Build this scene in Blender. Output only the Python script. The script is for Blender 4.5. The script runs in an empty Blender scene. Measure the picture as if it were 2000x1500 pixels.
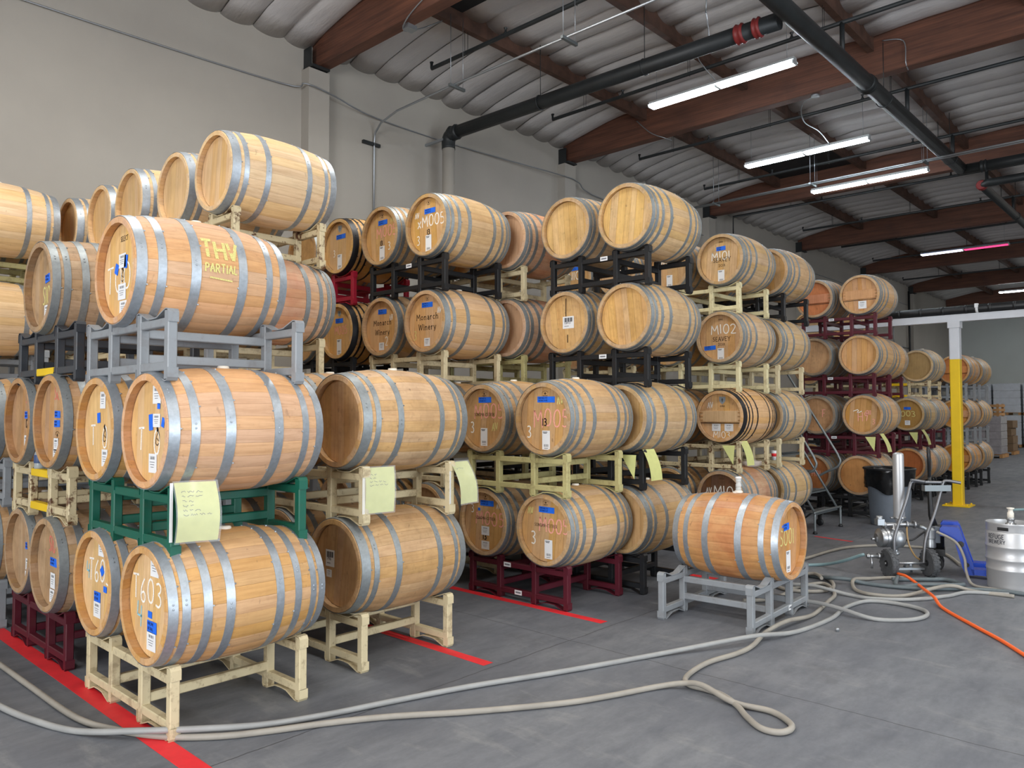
import bpy, math, random
from math import sin, cos, pi, radians, sqrt, atan2, hypot
from mathutils import Vector, Matrix
random.seed(7)
SC = bpy.context.scene
COL = SC.collection

# ------------------------------------------------------------------ camera, world, lights, exposure
CAM_H, F_PX = 1.654, 1504.0
yaw, pitch, roll = radians(42.731), radians(2.051), radians(-0.074)
fw = Vector((cos(yaw) * cos(pitch), sin(yaw) * cos(pitch), sin(pitch)))
rt = Vector((sin(yaw), -cos(yaw), 0)); up = rt.cross(fw)
rt, up = rt * cos(roll) + up * sin(roll), up * cos(roll) - rt * sin(roll)
cd = bpy.data.cameras.new('camera'); cam = bpy.data.objects.new('camera', cd); COL.objects.link(cam)
cam.matrix_world = Matrix(((rt.x, up.x, -fw.x, 0), (rt.y, up.y, -fw.y, 0), (rt.z, up.z, -fw.z, CAM_H), (0, 0, 0, 1)))
cd.sensor_width = 36; cd.lens = F_PX / 2000 * 36; cd.clip_end = 200
SC.camera = cam
SC.view_settings.view_transform = 'Standard'; SC.view_settings.look = 'None'
SC.view_settings.exposure = 1.5; SC.view_settings.gamma = 1; SC.view_settings.use_curve_mapping = False
SC.cycles.use_denoising = True
SC.cycles.max_bounces = 8; SC.cycles.diffuse_bounces = 5; SC.cycles.transparent_max_bounces = 16
w = bpy.data.worlds.new('world'); SC.world = w; w.use_nodes = True
w.node_tree.nodes['Background'].inputs[0].default_value = (.75, .82, .9, 1)
w.node_tree.nodes['Background'].inputs[1].default_value = .02

def area(name, loc, size, energy, color, rot=(0, 0, 0)):
    d = bpy.data.lights.new(name, 'AREA'); d.shape = 'RECTANGLE'; d.size, d.size_y = size; d.energy = energy; d.color = color
    o = bpy.data.objects.new(name, d); o.location = loc; o.rotation_euler = rot; COL.objects.link(o); return o
TUBE_STRENGTH = 19
LAMP_W = 34
# the ceiling strip lamps go on behind and beside the camera, outside the frame; the far ones are added to brighten the back wall
for lx, ly in [(-2, 5.65), (2.2, 5.65), (6.0, 5.65), (-2, -1.2), (2, -1.2), (6, -1.2), (10, -1.2), (15, -1.2), (27, -1.2), (36, -1.2), (30, -6.5), (39, -6.5), (22.5, .8), (28, .8), (33.5, .8), (39, .8),
               (2, -6.5), (9, -6.5)]:
    area('unseen_lamp_light', (lx, ly, 6.62), (.2, 2.4), LAMP_W, (1, .97, .9))
    area('unseen_lamp_spill', (lx, ly, 6.72), (.2, 2.4), LAMP_W * .6, (1, .98, .95), (pi, 0, 0))
# daylight through the open dock door in the wall opposite the barrels
area('dock_door_daylight', (4.5, -9.6, 2.4), (6, 4.2), 300, (.84, .92, 1.0), (radians(90), 0, 0))
area('front_fill_light', (-7.7, -.5, 2.6), (4.4, 6.5), 420, (.95, .97, 1.0), (0, radians(-90), 0))  # fill added at the front wall to brighten the barrel heads

# ------------------------------------------------------------------ colour and material helpers
def lin(c):
    return tuple((v / 255 / 12.92 if v / 255 <= .04045 else ((v / 255 + .055) / 1.055) ** 2.4) for v in c)
class NT:
    def __init__(s, name):
        s.m = bpy.data.materials.new(name); s.m.use_nodes = True; s.t = s.m.node_tree; s.t.nodes.clear()
        s.out = s.n('ShaderNodeOutputMaterial'); s.b = s.n('ShaderNodeBsdfPrincipled'); s.l(s.b.outputs[0], s.out.inputs[0])
    def n(s, ty, **k):
        x = s.t.nodes.new(ty)
        for a, b in k.items(): setattr(x, a, b)
        return x
    def l(s, a, b): s.t.links.new(a, b)
    def val(s, x, v):
        if hasattr(v, 'is_output') or hasattr(v, 'links'): s.l(v, x)
        else: x.default_value = v
    def math(s, op, a, b=0.0, clamp=False):
        x = s.n('ShaderNodeMath', operation=op, use_clamp=clamp); s.val(x.inputs[0], a); s.val(x.inputs[1], b); return x.outputs[0]
    def mix(s, f, a, b, mode='MIX'):
        x = s.n('ShaderNodeMix', data_type='RGBA', blend_type=mode); s.val(x.inputs[0], f)
        for i, v in ((6, a), (7, b)):
            if isinstance(v, tuple): x.inputs[i].default_value = (*v[:3], 1)
            else: s.l(v, x.inputs[i])
        return x.outputs[2]
    def noise(s, vec, scale, detail=3, rough=.55, dims='3D'):
        x = s.n('ShaderNodeTexNoise'); x.inputs['Scale'].default_value = scale; x.inputs['Detail'].default_value = detail; x.inputs['Roughness'].default_value = rough
        if vec is not None: s.l(vec, x.inputs['Vector'])
        return x.outputs[0]
    def ramp(s, f, lo, hi):
        x = s.n('ShaderNodeMapRange'); s.val(x.inputs[0], f); x.inputs[1].default_value = lo; x.inputs[2].default_value = hi; return x.outputs[0]
    def vmul(s, v, m, add=None):
        x = s.n('ShaderNodeVectorMath', operation='MULTIPLY'); s.l(v, x.inputs[0]); x.inputs[1].default_value = m
        if add is None: return x.outputs[0]
        y = s.n('ShaderNodeVectorMath', operation='ADD'); s.l(x.outputs[0], y.inputs[0]); s.l(add, y.inputs[1]); return y.outputs[0]
    def bump(s, h, strength, dist=.002):
        x = s.n('ShaderNodeBump'); x.inputs['Strength'].default_value = strength; x.inputs['Distance'].default_value = dist; s.l(h, x.inputs['Height']); s.l(x.outputs[0], s.b.inputs['Normal'])
    def set(s, col=None, rough=None, metal=None, spec=None):
        if col is not None:
            if isinstance(col, tuple): s.b.inputs['Base Color'].default_value = (*col[:3], 1)
            else: s.l(col, s.b.inputs['Base Color'])
        if rough is not None: s.val(s.b.inputs['Roughness'], rough)
        if metal is not None: s.val(s.b.inputs['Metallic'], metal)
        if spec is not None: s.b.inputs['Specular IOR Level'].default_value = spec
        return s.m
def plain(name, rgb, rough=.5, metal=0, var=.0, scale=8):
    t = NT(name); c = lin(rgb)
    if var:
        tc = t.n('ShaderNodeTexCoord'); f = t.ramp(t.noise(tc.outputs['Object'], scale, 4), .35, .65)
        return t.set(t.mix(f, tuple(v * (1 - var) for v in c), tuple(min(1, v * (1 + var * .6)) for v in c)), rough, metal)
    return t.set(c, rough, metal)

def wood(name, axis, hashed=False):
    """oak: colour from the object, grain along AXIS, wear and wine stain from the object's alpha"""
    t = NT(name); oi = t.n('ShaderNodeObjectInfo'); tc = t.n('ShaderNodeTexCoord'); geo = t.n('ShaderNodeNewGeometry')
    rnd = oi.outputs['Random']; alpha = oi.outputs['Alpha']
    co = tc.outputs['Object']
    if hashed:
        sx = t.n('ShaderNodeSeparateXYZ'); t.l(co, sx.inputs[0])
        ang = t.math('ARCTAN2', sx.outputs[1], sx.outputs[2]); k = t.math('FLOOR', t.math('MULTIPLY', ang, 30 / (2 * pi)))
        wn = t.n('ShaderNodeTexWhiteNoise', noise_dimensions='2D'); cb = t.n('ShaderNodeCombineXYZ'); t.l(k, cb.inputs[0]); t.l(rnd, cb.inputs[1]); t.l(cb.outputs[0], wn.inputs[0])
        r2 = wn.outputs[0]
    else: r2 = rnd
    cb2 = t.n('ShaderNodeCombineXYZ')
    for i in range(3): t.l(t.math('MULTIPLY', r2, 37.0 + 11 * i), cb2.inputs[i])
    sc = [22, 22, 22]; sc['xyz'.index(axis)] = 1.3
    g = t.noise(t.vmul(co, sc, cb2.outputs[0]), 2.2, 5, .6)
    sc = [90, 90, 90]; sc['xyz'.index(axis)] = 3.0
    fine = t.noise(t.vmul(co, sc, cb2.outputs[0]), 2.0, 2, .5)
    hs0 = t.n('ShaderNodeHueSaturation'); hs0.inputs['Saturation'].default_value = .96; t.l(oi.outputs['Color'], hs0.inputs['Color']); base = hs0.outputs[0]
    br = t.math('ADD', t.math('MULTIPLY', r2, .13), .93)
    hv = t.n('ShaderNodeHueSaturation'); hv.inputs['Hue'].default_value = .5; t.l(base, hv.inputs['Color']); t.l(br, hv.inputs['Value'])
    t.l(t.math('ADD', .497, t.math('MULTIPLY', t.math('FRACT', t.math('MULTIPLY', r2, 7.31)), .006)), hv.inputs['Hue'])
    t.l(t.math('ADD', .9, t.math('MULTIPLY', t.math('FRACT', t.math('MULTIPLY', r2, 3.7)), .22)), hv.inputs['Saturation'])
    c = t.mix(t.math('MULTIPLY', t.ramp(g, .42, .7), .42), hv.outputs[0], t.mix(1.0, hv.outputs[0], (.62, .5, .38), 'MULTIPLY'))
    c = t.mix(t.math('MULTIPLY', t.ramp(fine, .5, .75), .25), c, t.mix(1.0, c, (.6, .5, .4), 'MULTIPLY'))
    wear = t.math('FRACT', alpha); pink = t.math('MULTIPLY', t.math('FLOOR', alpha), .8)
    sw = t.noise(geo.outputs['Position'], 5.5, 5, .62); sw2 = t.noise(t.vmul(geo.outputs['Position'], (1.4, 1, 1)), 17, 4, .6)
    dirt = t.math('MULTIPLY', wear, t.math('ADD', t.math('MULTIPLY', t.ramp(sw, .4, .72), .75), t.math('MULTIPLY', t.ramp(sw2, .56, .72), .4)), True)
    c = t.mix(dirt, c, t.mix(1.0, c, (.36, .34, .33), 'MULTIPLY'))
    spots = t.math('MULTIPLY', t.ramp(t.noise(t.vmul(geo.outputs['Position'], (1, 1, .5)), 26, 2, .5), .70, .76), t.math('ADD', .15, t.math('MULTIPLY', wear, .5)))
    c = t.mix(spots, c, (.045, .025, .018))
    if axis == 'x':
        s2 = t.n('ShaderNodeSeparateXYZ'); t.l(co, s2.inputs[0])
        d = t.math('ABSOLUTE', t.math('SUBTRACT', s2.outputs[0], .45))
        m = t.math('MULTIPLY', t.ramp(d, .30, .08), t.math('MULTIPLY', pink, t.ramp(sw, .25, .6)), True)
        c = t.mix(m, c, t.mix(1.0, c, (.98, .70, .64), 'MULTIPLY'))
    t.bump(t.math('ADD', g, t.math('MULTIPLY', fine, .6)), .22, .0025)
    return t.set(c, .62, 0, .35)
M_STAVE = wood('oak_stave', 'x'); M_STAVES = wood('oak_staves', 'x', True); M_HEAD = wood('oak_head', 'z')

def metal(name, rgb, rough, spangle=True, met=.8):
    t = NT(name); tc = t.n('ShaderNodeTexCoord'); oi = t.n('ShaderNodeObjectInfo'); c = lin(rgb)
    geo = t.n('ShaderNodeNewGeometry')
    f = t.ramp(t.noise(geo.outputs['Position'], 45, 3, .6), .3, .7); g = t.ramp(t.noise(geo.outputs['Position'], 6, 4, .6), .35, .7)
    col = t.mix(f, tuple(v * .86 for v in c), tuple(min(1, v * 1.1) for v in c)) if spangle else c
    if spangle: col = t.mix(t.math('MULTIPLY', g, .3), col, tuple(v * .55 for v in c))
    return t.set(col, t.math('ADD', rough, t.math('MULTIPLY', g, .15)) if spangle else rough, met)
M_HOOP = metal('galvanised_hoop', (176, 184, 192), .40, True, .72); M_HOOPB = metal('black_hoop', (38, 38, 42), .4, True, .3)
M_HOOPW = metal('weathered_hoop', (150, 156, 158), .46, True, .62)
M_STEEL = metal('brushed_stainless', (170, 172, 175), .34, False, .9); M_TUBEF = metal('dull_steel_tube', (122, 123, 126), .42, False, .75); M_KEG = metal('satin_keg', (190, 191, 193), .42, False, .55); M_ZINC = metal('zinc_conduit', (165, 170, 175), .4, False, .8)
def paint():
    t = NT('rack_paint'); oi = t.n('ShaderNodeObjectInfo'); geo = t.n('ShaderNodeNewGeometry')
    p = geo.outputs['Position']
    n1 = t.noise(p, 11, 5, .65); n2 = t.noise(p, 48, 4, .6)
    rust = t.math('MULTIPLY', oi.outputs['Alpha'], t.ramp(t.math('ADD', t.math('MULTIPLY', n1, .7), t.math('MULTIPLY', n2, .3)), .52, .60), True)
    chips = t.math('MULTIPLY', t.ramp(n2, .66, .72), t.math('MULTIPLY', oi.outputs['Alpha'], .8), True)
    c = t.mix(t.math('MULTIPLY', t.ramp(n1, .3, .7), .25), oi.outputs['Color'], t.mix(1.0, oi.outputs['Color'], (.7, .68, .64), 'MULTIPLY'))
    c = t.mix(rust, c, t.mix(n2, (.06, .022, .01), (.17, .075, .03)))
    c = t.mix(chips, c, (.03, .02, .016))
    t.bump(n2, .1, .001)
    return t.set(c, .46, 0, .4)
M_PAINT = paint()
def chalk(name, rgb):
    t = NT(name); geo = t.n('ShaderNodeNewGeometry'); tr = t.n('ShaderNodeBsdfTransparent'); mx = t.n('ShaderNodeMixShader')
    t.set(lin(rgb), .9); f = t.ramp(t.noise(geo.outputs['Position'], 210, 2), .30, .58)
    t.l(t.math('ADD', .62, t.math('MULTIPLY', f, .36)), mx.inputs[0]); t.l(tr.outputs[0], mx.inputs[1]); t.l(t.b.outputs[0], mx.inputs[2]); t.l(mx.outputs[0], t.out.inputs[0]); return t.m
M_CH = {'w': chalk('chalk_white', (248, 245, 236)), 'p': chalk('chalk_pink', (248, 172, 158)), 'y': chalk('chalk_yellow', (226, 218, 140)), 'b': chalk('chalk_blue', (150, 205, 220)), 'r': chalk('chalk_red', (228, 120, 108)), 'k': plain('stencil_black', (46, 34, 26), .8), 'e': plain('printed_brown', (74, 52, 30), .8)}
M_TAPE = plain('blue_tape', (24, 108, 232), .6, 0, .08, 30); M_PAPER = plain('white_label', (226, 228, 230), .7); M_INK = plain('label_ink', (78, 80, 86), .8)
M_TINK = plain('tape_ink', (14, 40, 110), .8); M_GREYINK = plain('grey_ink', (120, 122, 128), .8)
M_BUNG = plain('silicone_bung', (226, 220, 208), .5); M_BUNGR = plain('red_bung', (205, 70, 80), .5); M_BUNGY = plain('amber_bung', (235, 170, 40), .5)
M_LEGAL = plain('yellow_legal_paper', (202, 204, 132), .7, 0, .05, 20)
M_BLACK = plain('black_plastic', (26, 27, 29), .45); M_RUBBER = plain('black_rubber', (74, 76, 79), .7, 0, .2, 30); M_BLUE = plain('blue_enamel', (18, 66, 176), .3, 0, .06, 12)
M_YEL = plain('yellow_paint', (236, 196, 10), .45, 0, .06, 4); M_WHT = plain('white_paint', (205, 208, 214), .5, 0, .05, 3)
M_GREYP = plain('grey_plastic', (104, 112, 122), .5, 0, .08, 6); M_RED = plain('red_floor_tape', (232, 44, 52), .6, 0, .12, 5); M_ORANGE = plain('orange_hose', (244, 104, 40), .45)
M_HOSE = plain('grey_hose', (150, 145, 136), .55, 0, .12, 6); M_HOSE2 = plain('pale_grey_hose', (150, 151, 150), .5, 0, .1, 6); M_TEAL = plain('teal_clear_hose', (128, 156, 162), .35, 0, .1, 8); M_DHOSE = plain('dark_grey_hose', (92, 102, 106), .5, 0, .12, 8)
M_TAN = plain('amber_tubing', (150, 122, 80), .35)
M_PINE = plain('pallet_pine', (176, 132, 84), .7, 0, .2, 6); M_PIPE = plain('black_iron_pipe', (34, 38, 40), .5, 0, .25, 3); M_REDC = plain('red_coupling', (128, 40, 40), .5)
M_STRUT = metal('strut_channel', (120, 126, 128), .45, False, .6)
def glulam():
    t = NT('glulam'); tc = t.n('ShaderNodeTexCoord'); co = tc.outputs['Object']
    g = t.noise(t.vmul(co, (9, .5, 9)), 2, 5, .6); st = t.noise(co, 1.3, 4, .6); lam = t.n('ShaderNodeTexWave', wave_type='BANDS', bands_direction='Z'); t.l(co, lam.inputs[0]); lam.inputs['Scale'].default_value = 8; lam.inputs['Distortion'].default_value = .3
    c = t.mix(t.ramp(g, .3, .7), lin((116, 74, 55)), lin((80, 50, 39))); c = t.mix(t.math('MULTIPLY', lam.outputs[1], .18), c, lin((60, 34, 26))); c = t.mix(t.math('MULTIPLY', t.ramp(st, .52, .75), .55), c, lin((62, 42, 36)))
    t.bump(g, .2, .004); return t.set(c, .65)
M_GLU = glulam(); M_PURL = plain('dark_purlin', (84, 58, 46), .75, 0, .35, 5)
def batt():
    t = NT('insulation_facing'); geo = t.n('ShaderNodeNewGeometry'); p = geo.outputs['Position']
    n = t.noise(t.vmul(p, (6, 1.2, 6)), 1.5, 5, .6); big = t.noise(p, .8, 3)
    c = t.mix(t.ramp(big, .3, .7), lin((204, 201, 199)), lin((188, 185, 185))); t.bump(n, .5, .03); return t.set(c, .5)
M_BATT = batt()
def wallm():
    t = NT('painted_concrete_wall'); geo = t.n('ShaderNodeNewGeometry'); p = geo.outputs['Position']
    n = t.noise(p, .6, 4); f = t.noise(p, 40, 3); c = t.mix(t.ramp(n, .3, .7), lin((172, 167, 158)), lin((162, 157, 149))); t.bump(f, .15, .003); return t.set(c, .7)
M_WALL = wallm(); M_WALL2 = plain('painted_back_wall', (192, 198, 195), .7, 0, .05, .5)
def floorm():
    t = NT('worn_concrete_floor'); geo = t.n('ShaderNodeNewGeometry'); p = geo.outputs['Position']
    a = t.noise(p, .7, 6, .62); b = t.noise(t.vmul(p, (1, 2.6, 1)), 2.2, 6, .68); cfine = t.noise(p, 34, 5, .65)
    c = t.mix(t.ramp(a, .32, .68), lin((98, 102, 110)), lin((124, 127, 132)))
    c = t.mix(t.math('MULTIPLY', t.ramp(b, .42, .72), .7), c, lin((84, 88, 97)))
    b2 = t.noise(t.vmul(p, (3.2, 1, 1)), 1.6, 6, .7); c = t.mix(t.math('MULTIPLY', t.ramp(b2, .56, .72), .5), c, lin((146, 147, 146)))
    b3 = t.noise(p, 1.7, 5, .7); c = t.mix(t.math('MULTIPLY', t.ramp(b3, .6, .74), .45), c, lin((84, 85, 88)))
    c = t.mix(t.math('MULTIPLY', t.ramp(cfine, .35, .75), .25), c, lin((90, 92, 96)))
    sx = t.n('ShaderNodeSeparateXYZ'); wob = t.noise(p, 3, 4); t.l(p, sx.inputs[0])
    def line(coord, at, wdt, k=.05):
        d = t.math('ABSOLUTE', t.math('SUBTRACT', t.math('ADD', coord, t.math('MULTIPLY', t.math('SUBTRACT', wob, .5), k)), at)); return t.ramp(d, wdt, wdt * .3)
    j = t.math('MAXIMUM', t.math('MAXIMUM', line(sx.outputs[1], 3.52, .006), line(sx.outputs[0], 4.42, .006)), t.math('MAXIMUM', line(sx.outputs[1], -.2, .006), line(sx.outputs[0], 10.2, .008)))
    c = t.mix(t.math('MULTIPLY', j, .8), c, lin((48, 48, 50)))
    t.bump(t.math('ADD', t.math('MULTIPLY', cfine, .5), t.math('MULTIPLY', b, .5)), .12, .004)
    return t.set(c, t.math('ADD', .42, t.math('MULTIPLY', b, .3)), 0, .35)
M_FLOOR = floorm()
def emit(name, rgb, s):
    t = NT(name); t.set(lin(rgb), .4); t.b.inputs['Emission Color'].default_value = (*lin(rgb), 1); t.b.inputs['Emission Strength'].default_value = s; return t.m
M_TUBE = emit('lit_tube', (240, 248, 255), TUBE_STRENGTH); M_TUBED = emit('dim_tube', (232, 226, 255), 4); M_TUBEP = emit('pink_tube', (255, 70, 130), .55)
M_FIX = plain('white_fixture', (226, 230, 232), .4); M_PANEL = plain('dark_roof_panel', (30, 30, 32), .8, 0, .2, 3)
def film(name, rgb, a, rough=.15):
    t = NT(name); tr = t.n('ShaderNodeBsdfTransparent'); mx = t.n('ShaderNodeMixShader'); t.set(lin(rgb), rough); mx.inputs[0].default_value = a
    t.l(tr.outputs[0], mx.inputs[1]); t.l(t.b.outputs[0], mx.inputs[2]); t.l(mx.outputs[0], t.out.inputs[0]); return t.m
M_FILM = film('clear_plastic', (235, 240, 240), .22); M_WRAP = plain('shrink_wrapped_cartons', (150, 146, 150), .25, 0, .12, 9); M_CASE = plain('white_wrapped_cases', (188, 194, 202), .35, 0, .06, 6)
M_BAG = plain('black_bag_film', (14, 15, 17), .22)

# ------------------------------------------------------------------ mesh helpers
class MB:
    def __init__(s): s.v = []; s.f = []; s.mi = []; s.sm = []
    def add(s, vs, fs, mi=0, smooth=False):
        b = len(s.v); s.v += [tuple(p) for p in vs]
        for f in fs: s.f.append([i + b for i in f]); s.mi.append(mi); s.sm.append(smooth)
    def box(s, c, d, mi=0, M=None, rot=None):
        x, y, z = (q / 2 for q in d); vs = [Vector((a * x, b * y, e * z)) for a in (-1, 1) for b in (-1, 1) for e in (-1, 1)]
        if rot is not None: vs = [rot @ q for q in vs]
        vs = [q + Vector(c) for q in vs]
        if M is not None: vs = [M @ q for q in vs]
        s.add(vs, [(0, 1, 3, 2), (4, 6, 7, 5), (0, 4, 5, 1), (2, 3, 7, 6), (0, 2, 6, 4), (1, 5, 7, 3)], mi)
    def bbox(s, c, d, bev=.004, mi=0):
        """box with chamfered long edges along its longest side"""
        ax = max(range(3), key=lambda i: d[i]); o = [i for i in range(3) if i != ax]; ring = []
        h = [d[o[0]] / 2, d[o[1]] / 2]
        prof = [(h[0] - bev, -h[1]), (h[0], -h[1] + bev), (h[0], h[1] - bev), (h[0] - bev, h[1]), (-h[0] + bev, h[1]), (-h[0], h[1] - bev), (-h[0], -h[1] + bev), (-h[0] + bev, -h[1])]
        vs = []
        for e in (-1, 1):
            for a, b in prof:
                p = [0, 0, 0]; p[ax] = e * d[ax] / 2; p[o[0]] = a; p[o[1]] = b; vs.append(Vector(p) + Vector(c))
        fs = [(i, (i + 1) % 8, 8 + (i + 1) % 8, 8 + i) for i in range(8)] + [tuple(range(7, -1, -1)), tuple(range(8, 16))]
        if ax == 1: fs = [f[::-1] for f in fs]
        s.add(vs, fs, mi)
    def tube(s, pts, r, seg=8, closed=False, mi=0, cap=True):
        pts = [Vector(p) for p in pts]; n = len(pts); T = []
        for i in range(n):
            a = pts[(i - 1) % n] if (closed or i > 0) else pts[i]; b = pts[(i + 1) % n] if (closed or i < n - 1) else pts[i]
            T.append((b - a).normalized())
        nrm = T[0].orthogonal().normalized(); vs = []
        for i in range(n):
            nrm = (nrm - T[i] * nrm.dot(T[i])).normalized() if (nrm - T[i] * nrm.dot(T[i])).length > 1e-6 else T[i].orthogonal().normalized()
            bn = T[i].cross(nrm); rr = r[i] if isinstance(r, (list, tuple)) else r
            vs += [pts[i] + (nrm * cos(2 * pi * k / seg) + bn * sin(2 * pi * k / seg)) * rr for k in range(seg)]
        fs = []; m = n if closed else n - 1
        for i in range(m):
            j = (i + 1) % n
            for k in range(seg): k2 = (k + 1) % seg; fs.append((i * seg + k, i * seg + k2, j * seg + k2, j * seg + k))
        s.add(vs, fs, mi, True)
        if cap and not closed:
            b = len(s.v) - len(vs)
            s.f.append([b + k for k in range(seg - 1, -1, -1)]); s.mi.append(mi); s.sm.append(False)
            s.f.append([b + (n - 1) * seg + k for k in range(seg)]); s.mi.append(mi); s.sm.append(False)
    def lathe(s, prof, seg=24, M=None, mi=0, smooth=True, closed=False):
        """prof: (r, z) pairs turned about z"""
        vs = []; n = len(prof)
        for r, z in prof:
            for k in range(seg):
                p = Vector((r * cos(2 * pi * k / seg), r * sin(2 * pi * k / seg), z)); vs.append(M @ p if M is not None else p)
        fs = []
        for i in range(n if closed else n - 1):
            j = (i + 1) % n
            for k in range(seg): k2 = (k + 1) % seg; fs.append((i * seg + k, i * seg + k2, j * seg + k2, j * seg + k))
        s.add(vs, fs, mi, smooth)
        if not closed:
            b = len(s.v) - len(vs)
            for i, rev in ((0, True), (n - 1, False)):
                if prof[i][0] > 1e-4:
                    f = [b + i * seg + k for k in range(seg)]; s.f.append(f[::-1] if rev else f); s.mi.append(mi); s.sm.append(False)
    def ribbon(s, pts, wd, mp, mi=0):
        """flat stroke of width wd along 2-D points, mapped to 3-D by mp(u, v)"""
        n = len(pts)
        if n < 2: return
        vs = []
        for i in range(n):
            a = pts[max(0, i - 1)]; b = pts[min(n - 1, i + 1)]; dx, dy = b[0] - a[0], b[1] - a[1]; l = hypot(dx, dy) or 1
            nx, ny = -dy / l * wd / 2, dx / l * wd / 2
            vs += [mp(pts[i][0] + nx, pts[i][1] + ny), mp(pts[i][0] - nx, pts[i][1] - ny)]
        s.add(vs, [(2 * i, 2 * i + 1, 2 * i + 3, 2 * i + 2) for i in range(n - 1)], mi)
    def rect(s, u, v, wd, h, mp, mi=0, ang=0, off=0):
        """flat patch centred on (u, v)"""
        c, sn = cos(ang), sin(ang); q = [(-wd / 2, -h / 2), (wd / 2, -h / 2), (wd / 2, h / 2), (-wd / 2, h / 2)]
        s.add([mp(u + a * c - b * sn, v + a * sn + b * c, off) for a, b in q], [(0, 1, 2, 3)], mi)
    def mesh(s, name, mats, sharp=None):
        me = bpy.data.meshes.new(name); me.from_pydata(s.v, [], s.f)
        for m in (mats if isinstance(mats, (list, tuple)) else [mats]): me.materials.append(m)
        me.polygons.foreach_set('material_index', s.mi); me.polygons.foreach_set('use_smooth', s.sm)
        if sharp: me.set_sharp_from_angle(angle=radians(sharp))
        me.update(); return me
def rotz(a): return Matrix.Rotation(a, 4, 'Z')
def TR(x, y, z): return Matrix.Translation((x, y, z))
def put(name, me, parent=None, loc=(0, 0, 0), rot=(0, 0, 0), color=None, mat=None):
    o = bpy.data.objects.new(name, me); COL.objects.link(o); o.location = loc; o.rotation_euler = rot
    if parent is not None: o.parent = parent
    if color: o.color = color
    if mat is not None: o.material_slots[0].link = 'OBJECT'; o.material_slots[0].material = mat
    return o
def thing(name, label, cat, loc=(0, 0, 0), rz=0, group=None):
    o = bpy.data.objects.new(name, None); COL.objects.link(o); o.location = loc; o.rotation_euler = (0, 0, rz); o.empty_display_size = .1
    o['label'] = label; o['category'] = cat
    if group: o['group'] = group
    return o
def tag(o, label, cat, group=None):
    o['label'] = label; o['category'] = cat
    if group: o['group'] = group
    return o
def part(name, mb, mats, parent, loc=(0, 0, 0), rot=(0, 0, 0), color=None, sharp=None): return put(name, mb.mesh(name, mats, sharp), parent, loc, rot, color)
def struct(name, mb, mats, parent=None):
    o = put(name, mb.mesh(name, mats), parent)
    if parent is None: o['kind'] = 'structure'
    return o
def smooth2(pts, n=2):
    for _ in range(n):
        q = [pts[0]]
        for a, b in zip(pts, pts[1:]):
            q += [tuple(.75 * x + .25 * y for x, y in zip(a, b)), tuple(.25 * x + .75 * y for x, y in zip(a, b))]
        q.append(pts[-1]); pts = q
    return pts
def catmull(P, n=6, closed=False):
    P = [Vector(p) for p in P]; out = []; N = len(P)
    for i in range(N if closed else N - 1):
        a, b, c, d = (P[(i + k) % N] if closed else P[min(max(i + k, 0), N - 1)] for k in (-1, 0, 1, 2))
        for k in range(n):
            t = k / n; out.append(.5 * ((2 * b) + (c - a) * t + (2 * a - 5 * b + 4 * c - d) * t * t + (3 * b - a - 3 * c + d) * t ** 3))
    if not closed: out.append(P[-1])
    return out

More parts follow.
